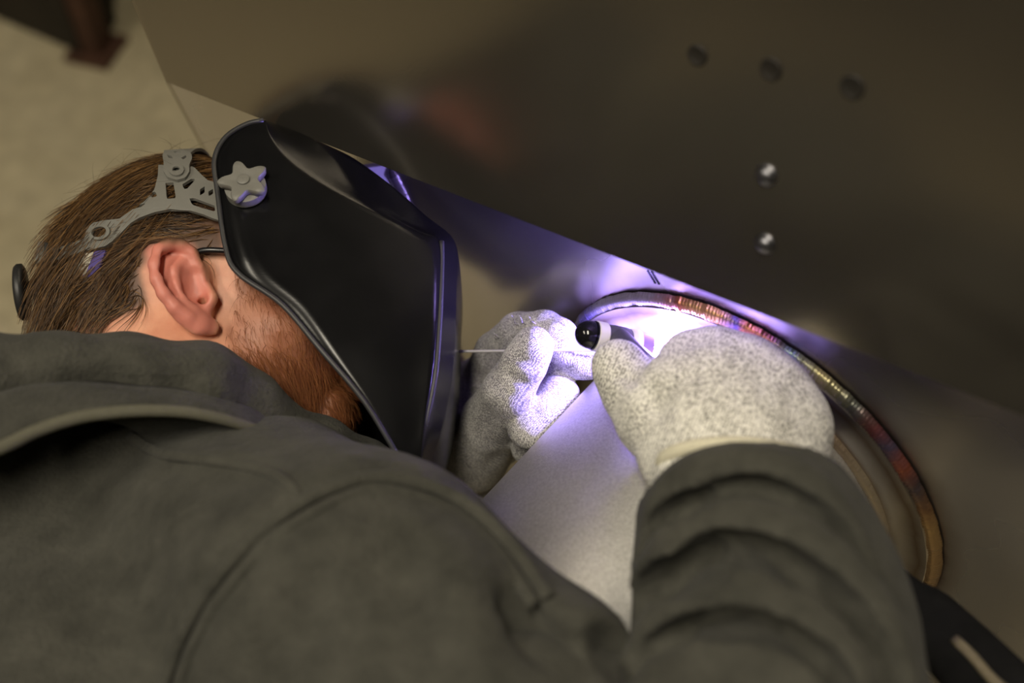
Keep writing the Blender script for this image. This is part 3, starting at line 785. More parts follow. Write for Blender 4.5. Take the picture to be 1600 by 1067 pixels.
# folds and seams of the back
seam = [P(x, y, d) for x, y, d in [(255, 1120, .52), (290, 1010, .535), (345, 915, .545), (420, 835, .557), (500, 783, .572), (580, 757, .585), (650, 765, .592), (720, 795, .60), (790, 860, .60), (845, 940, .60)]]
SEAM_PX = [(255, 1120), (290, 1010), (345, 915), (420, 835), (500, 783), (580, 757), (650, 765), (720, 795), (790, 860), (845, 940)]
def surf(sdf, px, py, t0=0.3, t1=1.2, n=700):
    """first hit of the view ray with the body (used to lay seams on the cloth)"""
    d = ray(px, py); ts = np.linspace(t0, t1, n); p = d[None] * ts[:, None]
    ix = ((p - sdf.lo) / sdf.vox); i = np.round(ix).astype(int); ok = ((i >= 0) & (i < sdf.n)).all(1)
    v = np.full(n, 1.0); j = i[ok]; v[ok] = sdf.D[j[:, 0], j[:, 1], j[:, 2]]
    h = np.where(v < 0)[0]
    return p[h[0]] if len(h) else None
def lay(sdf, pts, n=24):
    q = resample(np.array(pts, float), n); out = [surf(sdf, *a) for a in q]
    return [o for o in out if o is not None]
FOLD = 1.0
def fold(sdf, pts, amp, wid, n=18):
    l = lay(sdf, pts, n)
    if len(l) > 1:
        e = np.sin(np.linspace(.12, PI - .12, len(l))) ** .6
        sdf.ridge(l, amp * FOLD * e, wid)
for pts, a, w in [
    ([(340, 1067), (385, 960), (440, 885), (505, 838), (570, 815)], .006, .016),
    ([(300, 905), (350, 850), (420, 790)], .003, .014),
    ([(610, 830), (640, 900), (650, 980), (640, 1060)], -.008, .014),
    ([(660, 820), (700, 900), (715, 1000)], .006, .018),
    ([(770, 890), (805, 960), (850, 1040)], -.007, .011),
    ([(470, 880), (480, 960), (460, 1060)], -.004, .014),
    ([(60, 800), (160, 900), (200, 1000)], -.006, .02),
    ([(240, 760), (300, 830), (330, 900)], .004, .02),
    ([(120, 760), (60, 850), (20, 960)], .004, .02),
    ([(870, 985), (905, 967), (945, 985), (980, 1020)], .009, .010),
    ([(830, 1000), (880, 1015), (915, 1067)], -.010, .008)]:
    fold(torso, pts, a * 1.3, w * 1.15)
fold(torso, [(x - 10, y - 8) for x, y in SEAM_PX], .0065, .016, 30)
fold(torso, [(x + 4, y + 3) for x, y in SEAM_PX], -.0075, .0090, 40)
yoke = [(205, 683), (245, 708), (300, 716), (372, 726), (436, 744), (470, 778)]
fold(torso, yoke, .0070, .0070, 30)
fold(torso, [(x + 2, y + 11) for x, y in yoke], -.0060, .007, 30)
def slot(sdf, base, pts, r, depth, tilt, arm=None, n=18, k=.003):
    """a tucked crease: a thin pocket running under the cloth along a line"""
    l = np.array(lay(base, pts, n)); m = len(l)
    if arm is not None:
        a_, b_ = arm; ab = b_ - a_; t = np.clip(((l - a_) @ ab) / (ab @ ab), 0, 1)[:, None]; nr = l - (a_ + ab * t)
    else: nr = np.tile(np.array([0, 0.1, 1.0]), (m, 1))
    nr /= np.linalg.norm(nr, axis=1)[:, None]
    e = np.sin(np.linspace(.1, PI - .1, m)) ** .4
    for q in np.linspace(-.25, 1, 6):
        c = l - nr * (q * depth * e)[:, None] + np.asarray(tilt) * (q * depth * e)[:, None]
        sdf.chain(list(c), list(r * (.45 + .55 * e) * (1.15 - .35 * max(q, 0))), k, sub=True)
torso0 = _S(); torso0.lo, torso0.vox, torso0.n, torso0.D = torso.lo, torso.vox, torso.n, torso.D.copy()
for pts, r, dp in [([(940, 1000), (968, 1020), (990, 1050), (1000, 1090)], .0060, .018), ([(800, 935), (822, 975), (850, 1015)], .0045, .008)]:
    slot(torso, torso0, pts, r, dp, (0, 0, 0), k=.006)
hood_top = build('hoodie', *torso.mesh(), M_FLEECE, person)
def stitched(px, r, sep, name, n=70, flat=.8):
    l = np.array(lay(torso, px, n)); m = len(l)
    for _ in range(6): l[1:-1] = .25 * l[:-2] + .5 * l[1:-1] + .25 * l[2:]
    T, N, B = frames(l, up=(0, .35, 1)); parts = []
    for s_ in ((-.5, .5) if sep else (0,)):
        V, F = tube(l + B * sep * s_ + N * r * .25, r, 9, up=(0, .35, 1), flat=flat); o = build(name, V, F, M_FLEECE, hood_top)
stitched(SEAM_PX, .0034, .0072, 'shoulder_seam')
stitched(yoke, .0030, 0, 'yoke_seam', 40)
hood_top['label'] = 'dark grey fleece hooded top with raised shoulder seam'

# right sleeve, its lower end rucked up in folds
sl = SDF((-0.02, -0.34, -0.70), (0.26, 0.0, -0.38), 0.0027, big=0.1)
def fa(px, py, d, r): return (Q(px, py, d), r * K)
fpts = [fa(1158, 756, .580, .0375), fa(1163, 800, .571, .0440), fa(1180, 862, .558, .0500), fa(1200, 935, .545, .0545), fa(1212, 1010, .530, .0560), fa(1228, 1150, .50, .0555), fa(1262, 1450, .455, .056)]
sl.chain([p for p, r in fpts], [r for p, r in fpts], .012)
sl.chain([fpts[-1][0], ELR], [.055, .050], .02)
sl.chain([ELR, ua(.75), ua(.45)], [.050, .055, .064], .02)
# sleeve opening: hollow it a little so that the glove goes in
ax = unit(fpts[0][0] - fpts[2][0])
sl.cap(fpts[0][0] - ax * .012, fpts[0][0] + ax * .08, .0355 * K, .036 * K, .004, sub=True)
sl.cut(Q(1158, 783, .574), ax)
arm_a, arm_b = fpts[0][0], fpts[-1][0]
def roll(pts, r, proud, k=.0035, n=16):
    l = np.array(lay(sl0, pts, n)); ab = arm_b - arm_a
    t = np.clip(((l - arm_a) @ ab) / (ab @ ab), 0, 1)[:, None]
    nr = l - (arm_a + ab * t); nr /= np.linalg.norm(nr, axis=1)[:, None]
    e = np.sin(np.linspace(.25, PI - .25, len(l))) ** .5
    rr = r * K * (.55 + .45 * e); c = l - nr * (rr - proud * K * e)[:, None]
    for _ in range(2): c[1:-1] = .25 * c[:-2] + .5 * c[1:-1] + .25 * c[2:]
    sl.chain(list(c), list(rr), k)
sl0 = _S(); sl0.lo, sl0.vox, sl0.n, sl0.D = sl.lo, sl.vox, sl.n, sl.D.copy()
for pts, r, pr in [
    ([(1016, 815), (1030, 775), (1085, 742), (1160, 730), (1235, 742), (1300, 785), (1335, 835)], .016, .0050),
    ([(1003, 880), (1030, 835), (1085, 812), (1150, 815), (1225, 838), (1300, 885), (1360, 950), (1400, 1030), (1415, 1090)], .017, .0085),
    ([(998, 925), (1015, 893), (1050, 868), (1095, 866)], .012, .0050),
    ([(1110, 890), (1180, 900), (1245, 935), (1300, 990), (1340, 1060), (1350, 1100)], .018, .0050),
    ([(996, 1010), (1025, 965), (1075, 938), (1140, 930), (1210, 948), (1270, 990), (1320, 1055), (1335, 1100)], .019, .0075),
    ([(1000, 1085), (1050, 1035), (1120, 1015), (1190, 1022), (1245, 1060), (1270, 1100)], .018, .0070)]:
    roll(pts, r, pr)
UPH = np.array([0, .75, 0])
for pts, r, dp in [
    ([(1008, 862), (1022, 825), (1062, 796), (1115, 792)], .0044, .016),
    ([(1105, 774), (1180, 768), (1250, 792), (1310, 832), (1355, 888)], .0048, .018),
    ([(1078, 866), (1130, 853), (1200, 866), (1265, 905), (1325, 960), (1370, 1030), (1392, 1085)], .0056, .026),
    ([(990, 965), (1012, 922), (1055, 900), (1138, 910)], .0062, .024),
    ([(992, 1055), (1030, 1008), (1090, 985), (1160, 980), (1230, 998), (1290, 1040), (1318, 1085)], .0050, .024)]:
    slot(sl, sl0, pts, r * K, dp * K, UPH, (arm_a, arm_b))
sv = build('sleeve', *sl.mesh(), M_FLEECE, person)

# left sleeve, mostly hidden behind the body
ls = SDF((-0.42, -0.40, -1.10), (0.03, 0.12, -0.72), 0.006, big=0.12)
ELL = P(420, 1150, 1.0); WRL = Q(658, 835, .858)
ls.chain([SHL, ELL], [.066, .052], .02); ls.chain([ELL, WRL], [.052, .038], .02)
wl = unit(WRL - ELL); ls.cut(WRL + wl * .004, wl)
build('sleeve', *ls.mesh(), M_FLEECE, person)

# hood lying in folds round the neck
hs = SDF((-0.48, -0.20, -0.92), (-0.0, 0.10, -0.56), 0.0036, big=0.08)
def hp3(*a): return [P(*q) for q in a]
hs.chain(hp3((-160, 640, .64), (-40, 598, .66), (90, 590, .675), (220, 598, .685), (320, 608, .695), (395, 640, .715), (450, 690, .745)), [.030, .0245, .022, .0205, .0195, .0165, .012], .012)
hs.chain(hp3((60, 572, .70), (200, 576, .71), (320, 585, .715), (390, 612, .725)), [.019, .018, .016, .012], .012)
hs.chain(hp3((250, 650, .70), (340, 660, .71), (420, 672, .725), (500, 700, .745), (570, 735, .765)), [.016, .016, .017, .017, .016], .01)
# far side and the front of the collar, round the neck
hs.chain(hp3((-160, 640, .64), (-130, 600, .80), (60, 610, .88)), [.026, .03, .03], .014)
hs.chain(hp3((570, 735, .765), (540, 740, .82), (400, 700, .86), (200, 640, .89), (60, 610, .88)), [.016, .022, .026, .028, .03], .014)
fold(hs, [(0, 640), (120, 608), (240, 610), (330, 625), (400, 650)], -.005, .009)
fold(hs, [(20, 560), (150, 556), (280, 566), (370, 590)], .003, .01)
fold(hs, [(290, 565), (370, 590), (420, 632)], -.0035, .005)
fold(hs, [(440, 668), (500, 690), (560, 722)], -.003, .004)
fold(hs, [(430, 684), (490, 706), (545, 734)], .0025, .004)
hood = build('hood', *hs.mesh(), M_FLEECE, hood_top)
# stitched hem of the hood, standing clear of the back with a dark gap below it
hem = resample(np.array([P(*a) for a in [(-120, 745, .585), (0, 700, .605), (60, 672, .618), (130, 651, .63), (210, 642, .642), (290, 644, .655), (360, 658, .67), (420, 680, .69), (450, 696, .71)]]), 60)
V1, F1 = tube(hem, np.interp(np.linspace(0, 1, 60), [0, .85, 1], [.0034, .0032, .002]), 10)
inner = resample(np.array([P(*a) for a in [(-140, 650, .625), (0, 610, .648), (60, 600, .655), (130, 598, .662), (210, 605, .667), (290, 612, .677), (360, 628, .69), (420, 655, .708), (450, 680, .73)]]), 60)
wallV = []; wallF = []
for i in range(60):
    for j in range(6):
        s = j / 5; wallV.append(hem[i] * (1 - s) + inner[i] * s + np.array([0, 0, .006 * math.sin(PI * s)]))
for i in range(59):
    for j in range(5): wallF.append((i * 6 + j, i * 6 + j + 1, (i + 1) * 6 + j + 1, (i + 1) * 6 + j))
o = build('hood_flap', np.array(wallV), wallF, M_FLEECE, hood_top); fix_normals(o)
md = o.modifiers.new('thick', 'SOLIDIFY'); md.thickness = 0.004; md.offset = 0
o = build('hood_hem', V1, F1, M_CORD, hood_top)
# legs: trousers and boots, standing on the floor below the frame
M_TROUSER = simple('dark_work_trousers', srgb(48, 48, 52), 0.9, var=0.2, scale=40, bump=0.2)
M_BOOT = simple('black_boot_leather', srgb(30, 26, 22), 0.5, var=0.2, scale=60)
hw = cam2w(hipc); kn = []
lo = np.array([hw[0] - .35, hw[1] - .3, 0.03]); tr = SDF((lo[0] - .1, -0.45, 0.03), (hw[0] + .60, hw[1] + .50, hw[2] + .16), 0.012, big=.2)
feet = []
for kne, an in ((np.array([-0.33, 0.20, 0.46]), np.array([-0.52, -0.08, 0.10])), (np.array([0.02, 0.00, 0.52]), np.array([-0.09, -0.30, 0.10]))):
    h = hw + unit(kne - hw) * .05; side = unit(np.cross(kne - hw, [0, 0, 1])) * .0
    tr.chain([h, kne, an], [.108, .086, .066], .03); feet.append(an)
tr.cap(hw + np.array([0, 0, -.03]), hw + np.array([.03, .02, -.04]), .12, .12, .05)
build('trousers', *tr.mesh(), M_TROUSER, person, space='world')
for an in feet:
    bt = SDF(an - np.array([.2, .2, .115]), an + np.array([.3, .3, .14]), 0.007, big=.1)
    fwd = unit([.75, .65, 0])
    bt.chain([an + np.array([0, 0, .09]), an + np.array([0, 0, -.03]), an + fwd * .17 + np.array([0, 0, -.052])], [.062, .054, .044], .02)
    zz = bt.lo[2] + bt.vox * np.arange(bt.n[2]); bt.D = np.maximum(bt.D, (0.003 - zz)[None, None, :].astype(np.float32))
    build('boot', *bt.mesh(), M_BOOT, person, space='world')
# ------------------------------------------------------------------ knitted gloves
def knit(name, light, dark, scale, ribs, rot, thr=(0.40, 0.60)):
    t = NT(name); c = t.coord('Object', rot=rot)
    w = t.new('ShaderNodeTexWave', wave_type='BANDS', bands_direction='X'); w.inputs['Scale'].default_value = ribs
    w.inputs['Distortion'].default_value = 2.2; w.inputs['Detail'].default_value = 2; w.inputs['Detail Scale'].default_value = 1.6
    t.link(c, w.inputs['Vector'])
    n = t.noise(c, scale, 2, 0.6); big = t.noise(c, 45, 3)
    v = t.math('ADD', t.math('MULTIPLY', n, 0.88), t.math('MULTIPLY', w.outputs['Fac'], 0.12))
    v = t.math('ADD', v, t.math('MULTIPLY', t.math('SUBTRACT', big, 0.5), 0.25))
    t.set('Base Color', t.ramp(v, [(thr[0], dark), (thr[1], light)])); t.set('Roughness', 0.9); t.set('Sheen Weight', 0.1)
    t.set('Specular IOR Level', 0.2)
    t.bump(v, 0.6, 0.0012); return t.m
M_KNIT = knit('glove_knit', srgb(238, 236, 226), srgb(122, 120, 114), 760, 190, (0, 0, 0.4), (0.38, 0.56))
M_KNIT2 = knit('glove_knit_dense', srgb(212, 210, 204), srgb(112, 110, 112), 1100, 300, (0, 0.3, 0.9), (0.40, 0.62))
M_HEM = simple('glove_hem', srgb(206, 201, 178), 0.9, var=0.08, scale=400, bump=0.3)
M_HEM2 = simple('glove_hem_dark', srgb(90, 90, 92), 0.9, var=0.3, scale=500, bump=0.4)
def X(a): return Q(*a[:3])
VW = np.array([0, 0, 1.0])
def hand(lo, hi): return SDF(lo, hi, 0.00165, big=.03)
def ch(s, pts, k=.005, flat=None): s.chain([X(p) for p in pts], [p[3] * K for p in pts], k, flat)
# right hand: back of the fist towards us, thumb on top of the torch
r = hand((0.03, -0.115, -0.735), (0.20, 0.02, -0.58))
fl = (unit([.15, .35, .92]), .62)
ch(r, [(1164, 850, .570, .0325), (1158, 790, .580, .0335), (1152, 735, .588, .0345), (1150, 690, .600, .0360), (1145, 645, .612, .0375)], .010, fl)
ch(r, [(1095, 700, .608, .030), (1075, 640, .618, .026), (1090, 585, .630, .020)], .012, fl)
ch(r, [(1200, 700, .598, .027), (1210, 662, .606, .024), (1180, 610, .620, .022)], .012, fl)
kn = [[(1100, 640, 0.620, .0165), (1082, 563, 0.634, .0118), (1058, 585, 0.648, .0108), (1046, 628, 0.660, .0098), (1066, 650, 0.652, .009)],
      [(1125, 640, 0.618, .0165), (1118, 562, 0.630, .0122), (1100, 582, 0.648, .0110), (1085, 632, 0.660, .0100), (1102, 662, 0.649, .009)],
      [(1155, 650, 0.614, .0165), (1160, 578, 0.624, .0120), (1146, 596, 0.641, .0108), (1126, 646, 0.652, .0098), (1140, 680, 0.640, .009)],
      [(1190, 670, 0.608, .016), (1208, 610, 0.615, .0112), (1198, 628, 0.629, .0100), (1174, 672, 0.638, .009), (1186, 700, 0.629, .0085)]]
for f in kn: ch(r, f, .0055)
ch(r, [(1082, 563, .634, .0105), (1118, 560, .630, .0108), (1160, 576, .624, .0108), (1208, 610, .615, .0105), (1245, 668, .606, .010)], .012)
ch(r, [(1075, 700, .612, .0240), (1022, 655, .628, .0175), (988, 612, .640, .0140), (968, 576, .648, .0122), (965, 570, .6485, .0118)], .009)
for pts, a, w in [([(985, 640), (960, 600), (950, 570)], .0006, .004), ([(1005, 585), (1020, 620), (1035, 660)], -.0030, .006), ([(955, 592), (975, 590), (995, 600)], -.0012, .003),
                  ([(1098, 548), (1104, 590), (1112, 630)], -.0012, .004), ([(1138, 552), (1142, 600), (1148, 640)], -.0012, .004), ([(1184, 578), (1186, 620)], -.0010, .004)]:
    fold(r, pts, a, w)
glove_r = build('glove', *r.mesh(), M_KNIT, person); glove_r['label'] = 'speckled pale knitted glove with cream hem, seen from the back of the hand'
# pale hem at the wrist
ca = Q(1155, 729, .586); axs = unit(Q(1150, 690, .600) - Q(1158, 790, .583)); u1 = unit(np.cross(axs, fl[0])); u2 = np.cross(u1, axs)
def hem_ring(c, u, v, ru, rv, rad, n=60, sag=0.0):
    a = np.linspace(0, 2 * PI, n, endpoint=False)
    return tube(c + ru * np.cos(a)[:, None] * u + rv * np.sin(a)[:, None] * v, rad, 9, closed=True)
V, F = hem_ring(ca, u1, u2, .0358 * K, .0232 * K, .0036); build('hem', V, F, M_HEM, glove_r)
# left hand: palm side, thumb and forefinger pinching the rod
l = hand((-0.11, -0.19, -0.98), (0.075, 0.03, -0.745))
fw = (unit([.5, -.25, .83]), .60)
ch(l, [(655, 845, .858, .0345), (668, 812, .850, .0352), (688, 768, .840, .0345), (710, 715, .842, .0350), (734, 660, .842, .0325), (752, 618, .838, .0275)], .008, fw)
ch(l, [(748, 640, .836, .0245), (776, 594, .812, .018)], .008, fw)
ch(l, [(754, 606, .832, .0165), (776, 552, .795, .0136), (810, 521, .770, .0126), (850, 517, .750, .0120), (872, 528, .742, .0116), (880, 542, .738, .0110)], .003)
ch(l, [(738, 712, .826, .0245), (768, 660, .776, .0190), (794, 612, .734, .0148), (820, 567, .725, .0128), (831, 546, .723, .0116), (834, 540, .723, .0110)], .003)
ch(l, [(778, 620, .818, .0150), (822, 578, .778, .0124), (872, 563, .758, .0118), (915, 562, .742, .0110), (926, 563, .740, .0106)], .004)
ch(l, [(788, 655, .822, .0150), (834, 622, .782, .0125), (866, 604, .760, .0120), (873, 620, .745, .0120), (857, 650, .738, .0118), (832, 668, .737, .0114), (822, 671, .7375, .0110)], .003)
ch(l, [(788, 690, .824, .0145), (826, 660, .788, .0115), (850, 652, .774, .0105), (846, 680, .768, .0100), (822, 700, .770, .0095)], .003)
for pts, a, w in [([(800, 560), (820, 566), (842, 572)], -.0018, .0028), ([(792, 585), (812, 595), (828, 602)], -.0016, .003), ([(782, 605), (800, 615)], -.001, .003),
                  ([(842, 515), (846, 530)], -.001, .003), ([(740, 690), (770, 640), (790, 590)], -.0016, .005), ([(800, 690), (770, 720), (750, 740)], -.0015, .005)]:
    fold(l, pts, a, w)
glove_l = build('glove', *l.mesh(), M_KNIT2, person); glove_l['label'] = 'finely knitted glove lit violet by the arc, pinching the rod'
cl = Q(690, 768, .839); axl = unit(Q(708, 715, .826) - Q(668, 812, .850)); v1 = unit(np.cross(axl, fw[0])); v2 = np.cross(v1, axl)
V, F = hem_ring(cl - axl * .004, v1, v2, .0362 * K, .0226 * K, .0036); build('hem', V, F, M_HEM2, glove_l)
# loose threads
th_ = []
rg = np.random.default_rng(3)
for (x, y, d) in [(772, 521, .745), (776, 527, .745), (805, 500, .742), (833, 498, .74), (815, 499, .742), (880, 505, .737), (900, 520, .735)]:
    b = surf(l, x + 6, y + 9)
    if b is None: continue
    p = [b]; dirv = rg.normal(0, 1, 3); 
    for k in range(5): p.append(p[-1] + np.array([-.0006, .0010, .0003]) + rg.normal(0, .0007, 3))
    th_.append(tube(np.array(p), .00035, 5))
if th_:
    V, F = join(th_); build('frayed_threads', V, F, M_KNIT2, glove_l, kind='stuff')
# ------------------------------------------------------------------ welding helmet
t = NT('helmet_shell'); c = t.coord('Object')
n = t.noise(c, 30, 4); sc = t.noise(t.coord('Object', scale=(40, 900, 300), rot=(.3, .7, .2)), 1.0, 3)
t.set('Base Color', t.ramp(n, [(0.3, (0.0040, 0.0040, 0.0045)), (0.7, (0.006, 0.006, 0.0065))]))
t.set('Roughness', t.math('ADD', 0.20, t.math('MULTIPLY', n, 0.06))); t.set('Specular IOR Level', 0.25)
t.bump(sc, 0.05, 0.0006); M_SHELL = t.m
M_EDGE = simple('helmet_edge', (0.03, 0.03, 0.032), 0.45, var=0.1)
M_PLAST = simple('grey_plastic', srgb(112, 111, 105), 0.5, var=0.05, scale=80)
M_PLAST_D = simple('dark_plastic', (0.02, 0.02, 0.02), 0.45)
helmet = thing('welding_helmet', cam2w(toC((10, -12, 0))), 'black welding helmet with grey star knob and grey headband, on the welder', 'helmet')
rows = [
 [(412,188,7.4),(385,194,8.3),(352,215,8.9),(335,250,9.4),(340,300,9.8),(352,385,9.9),(372,427,9.9),(440,475,9.7),(500,545,9.2),(570,628,8.3),(628,722,6.6),(652,746,4.6)],
 [(414,188,7.0),(405,215,8.3),(410,250,9.1),(425,290,9.6),(470,330,9.85),(525,375,9.85),(570,420,9.65),(595,480,9.35),(605,555,8.9),(618,640,8.1),(640,715,6.6),(654,747,4.6)],
 [(415,188,6.8),(424,215,7.9),(450,250,8.7),(498,285,9.2),(555,315,9.4),(612,342,9.4),(655,362,9.1),(686,378,8.4),(686,455,8.0),(677,570,7.7),(664,660,6.7),(656,747,4.5)],
 [(416,188,6.6),(432,208,7.4),(465,238,8.0),(510,272,8.4),(562,305,8.6),(616,336,8.6),(660,360,8.3),(692,378,7.5),(693,452,7.1),(685,572,6.8),(670,664,6.0),(658,747,4.4)],
 [(418,188,6.4),(470,207,6.8),(520,229,7.0),(552,245,7.0),(588,270,6.8),(622,297,6.6),(667,337,6.2),(712,378,5.0),(713,450,4.8),(710,560,4.6),(691,670,4.1),(662,748,3.5)]]
NS = 56
def densify(row):
    k = rows.index(row); out = []
    for x, y, r in row:
        for _ in range(3):
            if k < 4:
                q = toL(Hpt(x, y, r)); r = 9.7 - .0085 * max(0, q[0] - 1) ** 2 - .030 * max(0, -6 - q[1]) ** 2 - .012 * max(0, q[1] - 3) ** 2 - (.55 if k == 3 else 0)
        out.append(Hpt(x, y, r))
    return resample_keep(np.array(out))
def resample_keep(a):
    out = []
    m = len(a); 
    return catmull(a, NS)
G = [densify(r) for r in rows]
loc = [toL(g) for g in G]
top = loc[-1].copy(); nr = np.gradient(top, axis=0); nor = np.stack([nr[:, 1], -nr[:, 0], 0 * nr[:, 0]], 1); nor /= np.linalg.norm(nor, axis=1)[:, None] + 1e-9
nor = -nor
# orient outwards (away from the head centre)
sg = np.sign((nor * (top - np.array([5, -4, 0]))).sum(1)); nor *= np.where(sg == 0, 1, sg)[:, None]
def blend(a, b, s): return a * (1 - s) + b * s
cen = top.copy(); cen += nor * 0.1; cen[:, 2] = 0
mid = blend(top, cen, .5); mid += nor * .05
full = [loc[0], blend(loc[0], loc[1], .5), loc[1], blend(loc[1], loc[2], .5), blend(loc[1], loc[2], .9), loc[2], loc[3], blend(loc[3], loc[4], .12), blend(loc[3], loc[4], .5), blend(loc[3], loc[4], .9), loc[4], blend(loc[4], mid, .15), mid, cen]
flip = lambda q: q * np.array([1, 1, -1])
full = full + [flip(q) for q in full[-2::-1]]
nr_ = len(full); Vh = np.vstack(full); Fh = []
for i in range(nr_ - 1):
    for j in range(NS - 1): Fh.append((i * NS + j, i * NS + j + 1, (i + 1) * NS + j + 1, (i + 1) * NS + j))
o = build('shell', toC(Vh), Fh, M_SHELL, helmet); fix_normals(o)
md = o.modifiers.new('sub', 'SUBSURF'); md.levels = 1; md.render_levels = 1
md = o.modifiers.new('thick', 'SOLIDIFY'); md.thickness = 0.0028; md.offset = -1
edge = np.vstack([full[0], full[-1][::-1]])
V, F = tube(toC(resample(full[0], 90, False)), .0016, 8); V2, F2 = tube(toC(resample(full[-1], 90, False)), .0016, 8)
V, F = join([(V, F), (V2, F2)]); build('rolled_edge', V, F, M_EDGE, helmet)
# raised frame around the window at the front, with its dark lens
def panel_r(x, y, r):
    for _ in range(3):
        q = toL(Hpt(x, y, r)); r = 9.7 - .0085 * max(0, q[0] - 1) ** 2 - .030 * max(0, -6 - q[1]) ** 2 - .012 * max(0, q[1] - 3) ** 2
    return r
bead = np.array([Hpt(x, y, panel_r(x, y, r) - .25) for x, y, r in [(690,377,8.0),(690,420,7.8),(687,500,7.6),(682,570,7.4),(676,610,7.2),(664,665,6.4)]])
V, F = tube(resample(bead, 40), .0016, 8); build('front_rib', V, F, M_EDGE, helmet)
V, F = tube(toC(flip(toL(resample(bead, 40)))), .0016, 8); build('front_rib', V, F, M_EDGE, helmet)
fm = toL(Hpt(712, 455, 0)); fx = fm[0] - .35
ax3 = np.array([[1, 0, 0], [0, 1, 0], [0, 0, 1]], float)
bits = []
for (u0, u1, r0, r1) in ((-6.6, -6.0, -4.2, 4.2), (-.9, -.3, -4.2, 4.2), (-6.6, -.3, -4.4, -3.9), (-6.6, -.3, 3.9, 4.4)):
    V, F = boxv(((fx), (u0 + u1) / 2, (r0 + r1) / 2), ax3, (.35, abs(u1 - u0) / 2, abs(r1 - r0) / 2)); bits.append((V, F))
V, F = join(bits); o = build('window_frame', toC(V), F, M_SHELL, helmet, smooth=False)
M_LENS = simple('dark_green_lens', (0.004, 0.012, 0.006), 0.05)
V, F = boxv((fx - .02, -3.45, 0), ax3, (.12, 2.6, 3.9)); build('filter_lens', toC(V), F, M_LENS, o, smooth=False)
# star knobs, one on each side
def knob(side):
    kq = toL(Hpt(385, 297, panel_r(385, 297, 9.6))); kc = kq if side > 0 else flip(kq)
    ax = np.array([-.02, .16, 1.0]); ax = unit(ax) if side > 0 else unit(flip(ax))
    u = unit(np.cross(ax, [0, 1, 0])); v = np.cross(ax, u)
    n = 72; a = np.arange(n) * 2 * PI / n; ph = math.radians(78)
    star = 0.92 + .66 * (0.5 + 0.5 * np.cos(5 * (a - ph))) ** 1.25
    rings = [(-.1, 1.25, 0), (.45, 1.25, 0), (.5, 1.15, 0), (.55, .86, 1), (.62, .97, 1), (.95, 1.0, 1), (1.05, .93, 1), (1.06, .7, 1), (1.0, .48, .6), (1.0, .40, 0), (1.12, .38, 0), (1.16, .30, 0), (1.16, .01, 0)]
    V = []; F = []
    for h, sc, w in rings:
        rr = np.where(w > 0, star * sc * w + sc * .9 * (1 - w), sc)
        V.append(kc + ax * h + rr[:, None] * (np.cos(a)[:, None] * u + np.sin(a)[:, None] * v))
    for i in range(len(rings) - 1):
        for j in range(n): F.append((i * n + j, i * n + (j + 1) % n, (i + 1) * n + (j + 1) % n, (i + 1) * n + j))
    F.append(tuple(range(n))[::-1])
    o = build('star_knob', toC(np.vstack(V)), F, M_PLAST, helmet); fix_normals(o); sharp(o, 50)
    if side > 0: o['label'] = 'grey star-shaped side knob'
knob(1); knob(-1)

# headband: flat plastic pieces wrapped on the head
ELC = np.array([-.4, .3, 0]); 
def ellhit(px, py, infl):
    o = toL(np.zeros(3)); d = toL(ray(px, py)) - o; R = np.array([9.9, 8.5, 7.75]) + infl
    a = (d / R) @ (d / R); b = 2 * ((o - ELC) / R) @ (d / R); c_ = ((o - ELC) / R) @ ((o - ELC) / R) - 1
    D = b * b - 4 * a * c_; t = (-b - math.sqrt(max(D, 0))) / (2 * a); return o + d * t
def wrapped(name, outline, holes, infl, thick, mat, parent=helmet, tilt=None):
    cu = bpy.data.curves.new('tmp', 'CURVE'); cu.dimensions = '2D'; cu.fill_mode = 'BOTH'
    def dens(poly):
        p = np.array(poly, float); p = np.vstack([p, p[:1]]); s = arclen(p); m = max(8, int(s[-1] / 4))
        t = np.linspace(0, s[-1], m, endpoint=False); return np.stack([np.interp(t, s, p[:, k]) for k in (0, 1)], 1)
    for poly in [outline] + holes:
        q = dens(poly); sp = cu.splines.new('POLY'); sp.points.add(len(q) - 1)
        for pt, v in zip(sp.points, q): pt.co = (v[0], -v[1], 0, 1)
        sp.use_cyclic_u = True
    ob = bpy.data.objects.new('tmp', cu); COL.objects.link(ob)
    me = bpy.data.meshes.new_from_object(ob.evaluated_get(bpy.context.evaluated_depsgraph_get()))
    bpy.data.objects.remove(ob); bpy.data.curves.remove(cu)
    bm = bmesh.new(); bm.from_mesh(me); bpy.data.meshes.remove(me)
    bmesh.ops.remove_doubles(bm, verts=bm.verts, dist=0.02)
    bmesh.ops.triangulate(bm, faces=bm.faces[:]); 
    for _ in range(2):
        es = [e for e in bm.edges if e.calc_length() > 9]
        if es: bmesh.ops.subdivide_edges(bm, edges=es, cuts=1); bmesh.ops.triangulate(bm, faces=bm.faces[:])
    bm.verts.ensure_lookup_table(); bm.verts.index_update()
    V = np.array([ellhit(v.co.x, -v.co.y, infl) for v in bm.verts]); F = [tuple(v.index for v in f.verts) for f in bm.faces]; bm.free()
    o = build(name, toC(V), F, mat, parent, smooth=False)
    fix_normals(o)
    # face normals outwards
    me = o.data; c0 = np.array([f.normal for f in me.polygons]); 
    bm = bmesh.new(); bm.from_mesh(me); s = sum(f.normal.dot(Vector(HR @ np.array([RIGHT, UPV, BACK]))) * f.calc_area() for f in bm.faces)
    if s < 0: bmesh.ops.reverse_faces(bm, faces=bm.faces[:])
    bm.to_mesh(me); bm.free()
    md = o.modifiers.new('thick', 'SOLIDIFY'); md.thickness = thick; md.offset = 1
    md = o.modifiers.new('bev', 'BEVEL'); md.width = 0.0004; md.segments = 2; md.limit_method = 'ANGLE'
    return o
